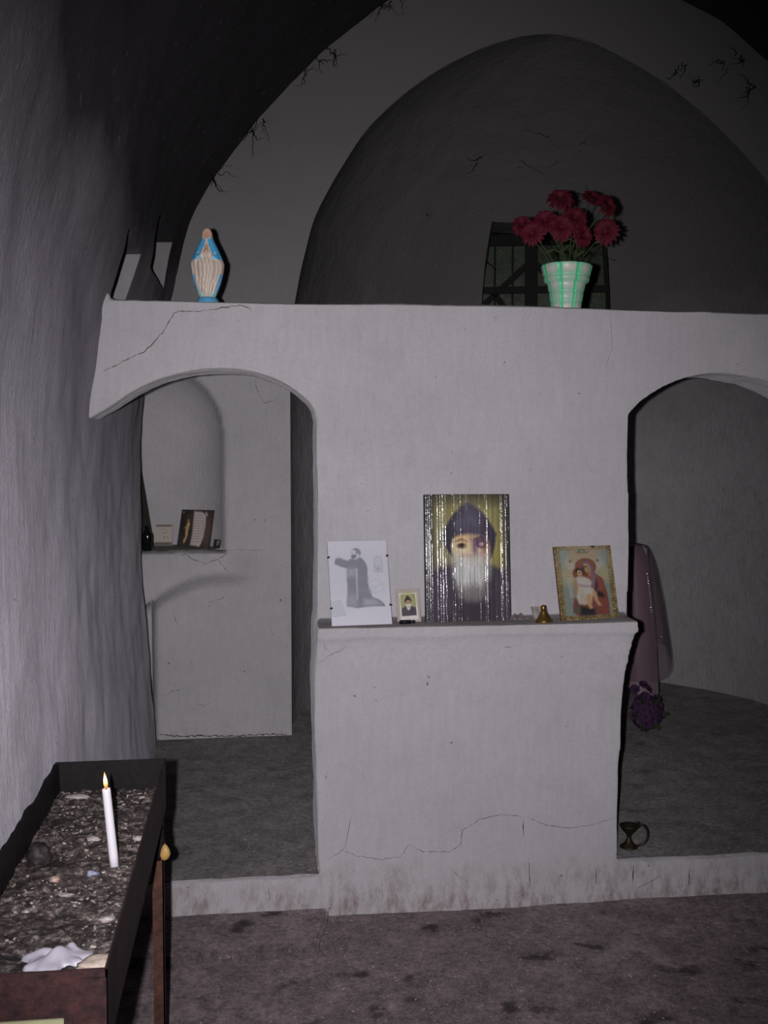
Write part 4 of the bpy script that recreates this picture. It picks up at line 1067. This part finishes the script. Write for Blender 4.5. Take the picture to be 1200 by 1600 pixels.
PURPLE = NT('purple_silk', 0.8, 0.2); _n = PURPLE.noise(PURPLE.pos(), 50, 4)
PURPLE = PURPLE.out(PURPLE.mix(_n, L4(56, 36, 64), L4(98, 68, 104)), None)
def bunch():
    o = thing('flower_bunch', 'bunch of purple silk flowers on the chancel floor under the veil', 'flowers', (2.105, 5.33, BZ))
    me = petal_mesh('blossom', [(8, .004, .030, .010, 0, .006, .008), (7, .003, .022, .009, .006, .016, .006), (5, .002, .013, .007, .010, .020, .003)], 4, PURPLE)
    rnd = random.Random(11); pts = []
    for k in range(400):
        u = Vector((rnd.uniform(-1, 1), rnd.uniform(-1, 1), rnd.uniform(-1, 1)))
        if u.length > 1: continue
        u.normalize(); t = rnd.random()
        p = Vector((-0.02 + 0.085 * u.x * (1 - .25 * t), 0.055 * u.y, 0.115 + 0.085 * u.z + 0.0))
        if t < 0.28: p = Vector((-0.055 + 0.045 * u.x, 0.04 * u.y, 0.20 + 0.06 * u.z))
        if p.z < 0.03 or any((p - q).length < 0.034 for q, _ in pts): continue
        pts.append((p, u))
        if len(pts) >= 34: break
    for p, u in pts:
        b = bpy.data.objects.new('blossom', me); COL.objects.link(b); b.parent = o; b.location = p
        b.rotation_mode = 'QUATERNION'; b.rotation_quaternion = (u + Vector((0, -.4, .1))).to_track_quat('Z', 'Y'); b.scale = (rnd.uniform(.8, 1.1),) * 3
    for k in range(7):
        e = pts[k][0]; v, f = tube([Vector((-0.02, 0.0, 0.0)), Vector((-0.015, 0.01, 0.06)).lerp(e, .3), e], 0.003, 6); mesh_obj('stem', v, f, STEM, o)
    for k in range(6):
        a = k * 1.05; d = Vector((math.cos(a), -.5, math.sin(a))).normalized(); s = d.cross(Vector((0, 1, 0))).normalized(); p = Vector((-0.02, -0.01, .115)) + d * .06
        lv = []
        for t, w in ((0, .003), (.4, .014), (.75, .011), (1, .001)): c_ = p + d * .055 * t; lv += [c_ - s * w, c_ + s * w]
        for q in lv: q.z = max(q.z, .004)
        mesh_obj('leaf', lv, [(0, 1, 3, 2), (2, 3, 5, 4), (4, 5, 7, 6)], simple('dark_leaf', L4(50, 60, 44), .7), o)
bunch()

def burner():
    o = thing('incense_burner', 'small dark metal incense cup with a ring handle on the chancel floor', 'incense burner', (1.402, 3.745, BZ + 0.004), (0, 0, R(-8)))
    m = simple('dark_bronze', L4(62, 54, 44), 0.5, 0.4, 0.6, .5, 60)
    v, f = lathe([(.030, 0), (.034, .002), (.033, .006), (.024, .012), (.015, .022), (.009, .034), (.0075, .042), (.010, .050), (.018, .060), (.027, .070), (.033, .080), (.036, .086), (.033, .087), (.020, .076), (.006, .068)], 28)
    mesh_obj('cup_and_foot', v, f, m, o)
    pts = [(0.031, -.004, .080)] + [(0.040 + 0.030 * math.sin(a), -.004, 0.050 + 0.040 * math.cos(a)) for a in np.linspace(0.1, 2.7, 14)] + [(0.028, -.004, .008)]
    v, f = tube(pts, [.004] * 3 + [.0045] * 10 + [.004] * 3, 8); mesh_obj('handle', v, f, m, o)
    v, f = tube([(0.040, -.004, .086), (0.030, -.004, .098), (0.018, -.004, .099)], [.004, .0035, .001], 8); mesh_obj('thumb_spur', v, f, m, o)
burner()

# ------------------------------------------------------------------ iron candle stand
def rust(name, a, b, scale=14, metal=0.3):
    t = NT(name, 0.75, 0.3); v = t.pos(); n = t.noise(v, scale, 7, 0.7); n2 = t.noise(v, 70, 4, 0.6)
    col = t.mix(t.grey(n, 0.35, 0.68), a, b)
    col = t.mix(t.math('MULTIPLY', t.grey(n2, 0.5, 0.75), 0.6), col, (*[c * 0.35 for c in a[:3]], 1))
    return t.out(col, t.bump(t.math('ADD', n, t.math('MULTIPLY', n2, .5)), 0.5, 0.004), Metallic=metal)
RUST = rust('rusty_iron', L4(38, 28, 33), L4(82, 50, 48), 34)
SOOTY = rust('sooty_iron', L4(20, 18, 20), L4(36, 31, 33))
LEGM = rust('rusty_leg', L4(74, 50, 44), L4(108, 72, 60), 30)
TX0, TX1, TY0, TY1, TZ = -0.478, -0.212, 1.552, 2.640, 0.852
SAND = 0.782
def stand():
    o = thing('candle_stand', 'rusty iron candle tray on legs against the grey wall', 'candle stand', (TX0, TY0, 0))
    bx = lambda n, a, b, c, d, e, f, m, bev=0.001: bm_obj(n, box_bm(a - TX0, b - TX0, c - TY0, d - TY0, e, f, bev), m, o)
    bx('tray_bottom', TX0, TX1, TY0, TY1, TZ - 0.128, TZ - 0.122, SOOTY)
    bx('front_panel', TX0, TX1, TY0, TY0 + 0.004, TZ - 0.128, TZ, RUST)
    bx('far_panel', TX0, TX1, TY1 - 0.004, TY1, TZ - 0.128, TZ + 0.001, SOOTY)
    bx('corner_plate', TX1 - 0.038, TX1 - 0.001, TY0 - 0.004, TY0, TZ - 0.128, TZ - 0.012, RUST)
    bx('side_panel', TX1 - 0.004, TX1, TY0, TY1, TZ - 0.122, TZ + 0.001, rust('dark_side_iron', L4(40, 33, 35), L4(70, 50, 50), 8))
    # wall-side panel, its edge ragged with soot and old wax
    v = []; n = 90
    for i in range(n):
        y = lerp(TY0, TY1, i / (n - 1)); h = TZ - 0.004 + 0.010 * nz(y * 9, 1, 1) + 0.006 * nz(y * 30, 2, 1)
        dx = 0.006 * nz(y * 12, 5, 5)
        v += [(dx * .3, y - TY0, TZ - 0.12), (dx, y - TY0, h), (0.010 + dx, y - TY0, h - 0.002), (0.014, y - TY0, TZ - 0.12)]
    f = [(4 * i + k, 4 * i + 4 + k, 4 * i + 4 + (k + 1) % 4, 4 * i + (k + 1) % 4) for i in range(n - 1) for k in range(4)]
    f += [(3, 2, 1, 0), tuple(4 * (n - 1) + k for k in range(4))]
    mesh_obj('side_panel', v, f, SOOTY, o)
    for x, y in ((TX1 - 0.031, TY1 - 0.05), (TX0 + 0.004, TY1 - 0.05), (TX1 - 0.031, TY0 + 0.03), (TX0 + 0.004, TY0 + 0.03)):
        b = box_bm(0, 0.027, 0, 0.003, 0.0, TZ - 0.124); box_bm(0.024, 0.027, 0, 0.027, 0.0, TZ - 0.124, bm=b)
        lg = bm_obj('leg', b, LEGM, o); lg.location = (x - TX0, y - TY0, 0)
        if x > -0.4 and y > 2.4:
            v, f = lathe([(.014, -.05), (.0175, -.035), (.0165, -.015), (.018, .0), (.0165, .02), (.0145, .032)], 14, lambda a, k: 1 + .18 * math.sin(3 * a + k))
            w = mesh_obj('scorched_wax_sleeve', v, f, SOOTY, lg); w.location = (0.0135, 0.008, 0.665)
            v, f = lathe([(.001, -.022), (.008, -.017), (.012, -.006), (.011, .006), (.007, .015), (.001, .02)], 14, lambda a, k: 1 + .2 * math.sin(2 * a + k))
            w = mesh_obj('yellow_wax_drip', v, f, simple('yellow_wax', L4(190, 150, 90), .5, .4), lg); w.location = (0.031, 0.000, 0.635)
    bm_obj('pale_card_sheet', box_bm(0.0, 0.205, -0.012, -0.006, 0.600, 0.785, 0.001), simple('pale_card', L4(156, 156, 122), .8), o)  # separate pale cardboard sheet before the tray, only parented to the stand
stand()

def wax_bed():
    t = NT('burnt_wax_and_sand', 0.7, 0.35); v = t.pos()
    n1 = t.noise(v, 9, 6, 0.65); n2 = t.noise(v, 55, 6, 0.7); n3 = t.noise(v, 160, 3, 0.6)
    col = t.ramp(n2, [(0.30, L4(26, 23, 25)), (0.45, L4(66, 58, 60)), (0.54, L4(104, 93, 92)), (0.62, L4(158, 146, 142)), (0.8, L4(196, 184, 176))])
    col = t.mix(t.math('MULTIPLY', t.grey(n1, 0.50, 0.68), 0.85), col, L4(28, 24, 26))
    col = t.mix(t.math('MULTIPLY', t.grey(n3, 0.62, 0.72), 0.5), col, L4(170, 156, 146))
    m = t.out(col, t.bump(t.math('ADD', n2, t.math('MULTIPLY', n3, .6)), 0.9, 0.008))
    xs = np.linspace(TX0 + 0.012, TX1 - 0.005, 66); ys = np.linspace(TY0 + 0.005, TY1 - 0.005, 260)
    vv = []
    for y in ys:
        for x in xs:
            h = 0.010 * nz(x, y, 0, 9, 2) + 0.006 * nz(x, y, 0, 26, 4) + 0.005 * max(0, nz(x, y, 0, 60, 8)) + 0.003 * nz(x, y, 0, 130, 1)
            vv.append((x, y, SAND + h))
    o = mesh_obj('wax_bed', vv, grid_faces(len(ys), len(xs)), m)
    o['kind'] = 'stuff'; tag(o, 'crusted bed of burnt wax and sand in the tray', 'wax')
    # crumbs of old wax
    rnd = random.Random(21); bm = bmesh.new()
    for k in range(1100):
        x = rnd.uniform(TX0 + .02, TX1 - .012); y = rnd.uniform(TY0 + .02, TY1 - .02)
        if nz(x, y, 0, 7, 5) < -0.12: continue
        h = 0.010 * nz(x, y, 0, 9, 2) + 0.006 * nz(x, y, 0, 26, 4)
        r = rnd.uniform(.0010, .0038) * (1.5 if rnd.random() < .08 else 1)
        mt = Matrix.Translation((x, y, SAND + h + r * .4)) @ Matrix.Rotation(rnd.uniform(0, 6.3), 4, 'Z') @ Matrix.Rotation(rnd.uniform(-.6, .6), 4, 'X') @ Matrix.Diagonal((rnd.uniform(.8, 2.0), rnd.uniform(.7, 1.2), rnd.uniform(.4, .8), 1))
        bmesh.ops.create_icosphere(bm, subdivisions=1, radius=r, matrix=mt)
    t = NT('wax_crumbs', 0.5, 0.4); n = t.noise(t.pos(), 45, 3, .6)
    m = t.out(t.ramp(n, [(.36, L4(40, 36, 38)), (.46, L4(94, 86, 84)), (.60, L4(176, 164, 158)), (.75, L4(206, 198, 196))]), None)
    o = bm_obj('wax_crumbs', bm, m); o['kind'] = 'stuff'; tag(o, 'scattered crumbs of old white and grey wax', 'wax')
wax_bed()
WAX = NT('white_wax', 0.42, 0.4); _n = WAX.noise(WAX.pos(), 30, 4)
WAX = WAX.out(WAX.mix(_n, L4(168, 164, 178), L4(188, 184, 196)), WAX.bump(_n, .15, .003), Subsurface_Weight=0.25, Subsurface_Scale=0.01)
def candle():
    o = thing('candle', 'lit white taper candle standing in the tray', 'candle', (-0.272, 2.122, SAND - 0.004), (R(0), R(-5.2), 0))
    prof = [(.0086, 0), (.0088, .03), (.0086, .09), (.0085, .150), (.0087, .160), (.0080, .1645), (.0066, .1655), (.0045, .1640), (.001, .1630)]
    v, f = lathe(prof, 24, lambda a, k: 1 + .02 * math.sin(2 * a + k)); mesh_obj('wax_stick', v, f, simple('candle_wax', L4(222, 218, 226), .45, .4, 0, .04, 30, .05, Subsurface_Weight=0.15, Subsurface_Scale=0.01), o)
    v, f = tube([(0, 0, .160), (0.0003, 0, .168), (.0008, 0, .1735)], [.0011, .0010, .0007], 6); mesh_obj('wick', v, f, simple('burnt_wick', L4(30, 24, 22), .9), o)
    t = NT('flame', 1.0, 0.0); z = t.n('ShaderNodeSeparateXYZ', Vector=t.n('ShaderNodeTexCoord').outputs['Object']).outputs[2]
    g = t.grey(z, 0.168, 0.198)
    col = t.ramp(g, [(0.0, (1.0, .35, .10, 1)), (.25, (1.0, .55, .18, 1)), (.5, (1, .85, .48, 1)), (.75, (1, .80, .38, 1)), (1, (1, .45, .14, 1))])
    m = t.out((0, 0, 0, 1), None, Emission_Color=col, Emission_Strength=t.n('ShaderNodeMapRange', **{'Value': t.math('ABSOLUTE', t.math('SUBTRACT', g, .55), 0), 'From Min': 0.0, 'From Max': 0.55, 'To Min': 3.2, 'To Max': 0.8}).outputs[0])
    v, f = lathe([(.0006, .1655), (.0024, .1675), (.0036, .171), (.0042, .1755), (.0039, .181), (.0029, .187), (.0017, .193), (.0003, .199)], 16); mesh_obj('flame', v, f, m, o)
    pl = bpy.data.lights.new('candle_light', 'POINT'); pl.energy = 0.10; pl.color = (1, .6, .25); pl.shadow_soft_size = .006
    lo = bpy.data.objects.new('candle_light', pl); COL.objects.link(lo); lo.parent = o; lo.location = (0, 0, .206)
candle()
def puddle():
    n, m = 64, 22; v = []
    for k in range(m):
        t = k / (m - 1)
        for i in range(n):
            a = 2 * math.pi * i / n
            r = (0.046 + .006 * math.sin(3 * a + 1) + .005 * math.sin(7 * a) + .003 * math.sin(13 * a + 2)) * t
            x, y = r * 1.15 * math.cos(a), r * 0.80 * math.sin(a)
            z = 0.007 * (1 - t ** 6) + .002 * nz(x * 60, y * 60, 1)
            z += 0.017 * math.exp(-((x - .004) / .017) ** 2 - ((y + .004 - .5 * (x - .006)) / .013) ** 2)
            z += 0.010 * math.exp(-((x - .024) / .012) ** 2 - ((y - .020) / .008) ** 2) + 0.008 * math.exp(-((x + .020) / .016) ** 2 - ((y - .012) / .008) ** 2) - 0.006 * math.exp(-((x + .012) / .008) ** 2 - ((y - .002) / .008) ** 2)
            v.append((x, y, z if t < 1 else -.004))
    o = mesh_obj('wax_puddle', v, grid_faces(m, n + 0) + [(k * n + n - 1, k * n, (k + 1) * n, (k + 1) * n + n - 1) for k in range(m - 1)], WAX)
    o.location = (-0.318, 1.735, SAND + 0.002)
    tag(o, 'large glossy puddle of melted white wax at the near end of the tray', 'wax')
puddle()
def lump(loc, r, sq, mat, label, seed, name='wax_lump', sub=3):
    bm = bmesh.new(); bmesh.ops.create_icosphere(bm, subdivisions=sub, radius=r)
    for q in bm.verts:
        d = 1 + .45 * nz(q.co.x / r, q.co.y / r, q.co.z / r, 1.3, seed) + .35 * nz(q.co.x / r, q.co.y / r, q.co.z / r, 3.5, seed)
        q.co = Vector((q.co.x * d * sq[0], q.co.y * d * sq[1], q.co.z * d * sq[2]))
    o = bm_obj(name, bm, mat, None, True); o.location = loc; return tag(o, label, 'wax', 'wax lumps in the tray')
OLDWAX = simple('old_grey_wax', L4(160, 150, 150), .5, .4, 0, .3, 50)
DARKWAX = simple('burnt_wax', L4(48, 43, 45), .6, .4, 0, .7, 90, .8)
lump((-0.250, 1.705, SAND + .004), .026, (1.1, .8, .45), simple('speckled_wax', L4(186, 170, 158), .6, .3, 0, .35, 160), 'cream speckled wax lump beside the white puddle', 3)
lump((-0.415, 2.560, SAND + .008), .016, (1.6, .7, .35), OLDWAX, 'flat grey wax lump at the far end of the tray', 5)
lump((-0.430, 2.175, SAND + .012), .024, (.9, .8, 1.0), DARKWAX, 'tall burnt wax clump against the tray edge by the wall', 8)
lump((-0.335, 2.270, SAND + .008), .010, (1.4, .9, .5), OLDWAX, 'round grey wax lump just behind the candle', 12)
lump((-0.240, 2.260, SAND + .008), .009, (1.3, .9, .6), OLDWAX, 'small pale wax lump at the iron edge beside the candle', 14)
lump((-0.378, 2.060, SAND + .006), .008, (1.1, .8, .7), simple('tan_wax', L4(176, 150, 138), .5, .4), 'small tan wax lump left of the candle foot', 17)
lump((-0.348, 1.985, SAND + .005), .010, (1.8, .7, .35), OLDWAX, 'flat oval grey wax lump in front of the candle', 19)
lump((-0.310, 2.08, SAND + .006), .010, (1.1, .8, .7), simple('blue_wax', L4(132, 138, 160), .5, .4), 'small bluish wax lump at the candle foot', 23)
lump((-0.255, 1.87, SAND + .006), .010, (1.4, .9, .5), OLDWAX, 'pale wax lump midway along the iron edge', 29)

# ------------------------------------------------------------------ cracks in the plaster and soot-laden cobwebs
CRACK = simple('crack_shadow', L4(98, 90, 90), 1.0, 0.0)
def bvh_of(o):
    return BVHTree.FromPolygons([v.co for v in o.data.vertices], [p.vertices for p in o.data.polygons])
def crack(wall, bvh, pts, wd=0.0016, jit=0.004, seed=1, y_from=3.2):
    rnd = random.Random(seed); P = []
    for (x0, z0), (x1, z1) in zip(pts, pts[1:]):
        n = max(2, int(math.hypot(x1 - x0, z1 - z0) / 0.010))
        for k in range(n):
            t = k / n; P.append((lerp(x0, x1, t) + rnd.uniform(-jit, jit) * .6, lerp(z0, z1, t) + rnd.uniform(-jit, jit) * .6))
    P.append(pts[-1]); v = []
    for k, (x, z) in enumerate(P):
        a, b = P[max(k - 1, 0)], P[min(k + 1, len(P) - 1)]; L = math.hypot(b[0] - a[0], b[1] - a[1]) + 1e-9
        nx, nzz = -(b[1] - a[1]) / L, (b[0] - a[0]) / L; w = 0.85 * wd * rnd.uniform(.25, 1.0) * min(1, min(k, len(P) - 1 - k) / 4 + .2)
        for s in (-1, 1):
            X, Z = x + s * nx * w, z + s * nzz * w
            h = bvh.ray_cast(Vector((X, y_from, Z)), Vector((0, 1, 0)))[0]
            v.append((X, (h.y if h else Y0) - 0.0007, Z))
    f = [(2 * k, 2 * k + 1, 2 * k + 3, 2 * k + 2) for k in range(len(P) - 1)]
    mesh_obj('crack', v, f, CRACK, wall, smooth=False)
B = bvh_of(SCREEN)
crack(SCREEN, B, [(-0.487, 1.885), (-0.445, 1.905), (-0.40, 1.93), (-0.345, 1.955), (-0.31, 1.99), (-0.275, 2.035), (-0.25, 2.08), (-0.232, 2.092), (-0.17, 2.090), (-0.09, 2.104), (-0.03, 2.113), (0.005, 2.105), (0.012, 2.09)], .0024, .004, 2)
crack(SCREEN, B, [(0.25, 0.19), (0.285, 0.205), (0.325, 0.235), (0.335, 0.29), (0.345, 0.34)], .0012, .003, 3)
crack(SCREEN, B, [(0.315, 0.225), (0.37, 0.20), (0.45, 0.185), (0.52, 0.19), (0.555, 0.235)], .0014, .004, 4)
crack(SCREEN, B, [(0.555, 0.23), (0.60, 0.205), (0.70, 0.20), (0.735, 0.22), (0.745, 0.275), (0.80, 0.31), (0.88, 0.325), (0.965, 0.315)], .0015, .003, 5)
crack(SCREEN, B, [(0.97, 0.315), (1.05, 0.28), (1.14, 0.265), (1.22, 0.275), (1.31, 0.30)], .0013, .003, 6)
crack(SCREEN, B, [(0.965, 0.31), (0.967, 0.24)], .0028, .002, 7)
crack(SCREEN, B, [(0.985, 0.17), (0.99, 0.05)], .002, .002, 8)
crack(SCREEN, B, [(1.235, 0.115), (1.235, 0.06)], .0035, .002, 9)
crack(SCREEN, B, [(1.375, 0.13), (1.372, 0.03)], .0030, .002, 10)
crack(SCREEN, B, [(1.38, 0.03), (1.43, 0.05), (1.475, 0.075)], .0026, .003, 11)
crack(SCREEN, B, [(1.59, 0.10), (1.588, 0.02)], .0034, .003, 12)
crack(SCREEN, B, [(0.455, 0.105), (0.457, 0.035)], .0016, .002, 13)
crack(SCREEN, B, [(0.455, 0.105), (0.49, 0.12)], .0014, .002, 14)
crack(SCREEN, B, [(0.71, 0.13), (0.745, 0.095)], .002, .002, 15)
crack(SCREEN, B, [(1.255, 1.92), (1.275, 1.99), (1.27, 2.09)], .0010, .004, 16)
crack(SCREEN, B, [(1.062, 1.300), (1.064, 1.265)], .0018, .001, 17)
crack(SCREEN, B, [(0.232, 0.895), (0.262, 0.925), (0.30, 0.94), (0.33, 0.965)], .0012, .003, 18)
crack(SCREEN, B, [(0.24, 0.99), (0.25, 0.955), (0.28, 0.93)], .0010, .002, 19)
crack(SCREEN, B, [(0.055, 0.105), (0.06, 0.055)], .0030, .002, 21)
crack(SCREEN, B, [(0.976, 1.560), (0.982, 1.553)], .004, .001, 22)
B2 = bvh_of(SIDE)
crack(SIDE, B2, [(-0.10, 1.10), (-0.17, 1.06), (-0.24, 1.035), (-0.30, 1.06), (-0.34, 1.085), (-0.40, 1.08)], .0022, .005, 31, 4.5)
crack(SIDE, B2, [(-0.17, 1.06), (-0.135, 1.01), (-0.11, 0.99)], .0022, .004, 32, 4.5)
crack(SIDE, B2, [(-0.46, 0.36), (-0.40, 0.39), (-0.34, 0.40)], .0016, .004, 33, 4.5)
crack(SIDE, B2, [(-0.29, 0.32), (-0.24, 0.31), (-0.20, 0.325)], .0014, .004, 34, 4.5)
crack(SIDE, B2, [(-0.48, 0.16), (-0.30, 0.150), (-0.1, 0.145), (0.05, 0.148), (0.19, 0.145)], .0050, .008, 35, 4.5)
crack(SIDE, B2, [(0.03, 2.0), (0.05, 1.92), (0.08, 1.88), (0.15, 1.90)], .0018, .005, 36, 4.5)
crack(SIDE, B2, [(-0.40, 0.82), (-0.385, 0.76), (-0.37, 0.73)], .0016, .003, 37, 4.5)
crack(SIDE, B2, [(-0.22, 0.85), (-0.15, 0.865), (-0.115, 0.90)], .0014, .003, 38, 4.5)
def cobwebs():
    rnd = random.Random(5); bm_v = []; bm_f = []
    def strand(p, d, L, sag, r):
        pts = []
        for t in np.linspace(0, 1, 9):
            q = p + d * L * t + Vector((0, -0.01 * math.sin(math.pi * t), -sag * math.sin(math.pi * min(1, t * .8))))
            pts.append(q + Vector((rnd.uniform(-1, 1), rnd.uniform(-1, 1), rnd.uniform(-1, 1))) * .008)
        v, f = tube(pts, [r * (1 - .8 * k / 8) for k in range(9)], 4); b = len(bm_v)
        bm_v.extend(v); bm_f.extend([tuple(i + b for i in q) for q in f])
    Yw = YE - 0.015
    spots = [(-.17, 3.02), (.0, 3.26), (.06, 3.32), (.30, 3.58), (.36, 3.64), (.42, 3.68), (.68, 3.92), (.76, 3.95), (2.40, 3.62), (2.55, 3.70), (2.62, 3.74), (2.3, 3.68), (2.7, 3.6)]
    for x, z in spots:
        for k in range(rnd.randint(3, 6)):
            a = rnd.uniform(-2.6, .6) if x < 1.5 else rnd.uniform(2.4, 5.4)
            strand(Vector((x + rnd.uniform(-.03, .03), Yw - rnd.uniform(0, .02), z + rnd.uniform(-.02, .02))), Vector((math.cos(a), 0, math.sin(a))), rnd.uniform(.03, .12), rnd.uniform(-.02, .05), rnd.uniform(.0014, .0042))
    for k in range(16):                               # threads on the apse wall
        z = rnd.uniform(2.75, 3.55); d = rnd.uniform(60, 125); p = apse_pt(z, d, -0.03); a = rnd.uniform(0, 6.28)
        strand(p, Vector((math.cos(a), 0, math.sin(a) * .6)), rnd.uniform(.06, .22), rnd.uniform(0, .05), rnd.uniform(.0015, .004))
    o = mesh_obj('cobwebs', bm_v, bm_f, simple('sooty_web', L4(26, 24, 25), 1.0, 0.0), smooth=False)
    o['kind'] = 'stuff'; tag(o, 'black soot-laden cobwebs along the vault edge and apse', 'cobweb')
cobwebs()
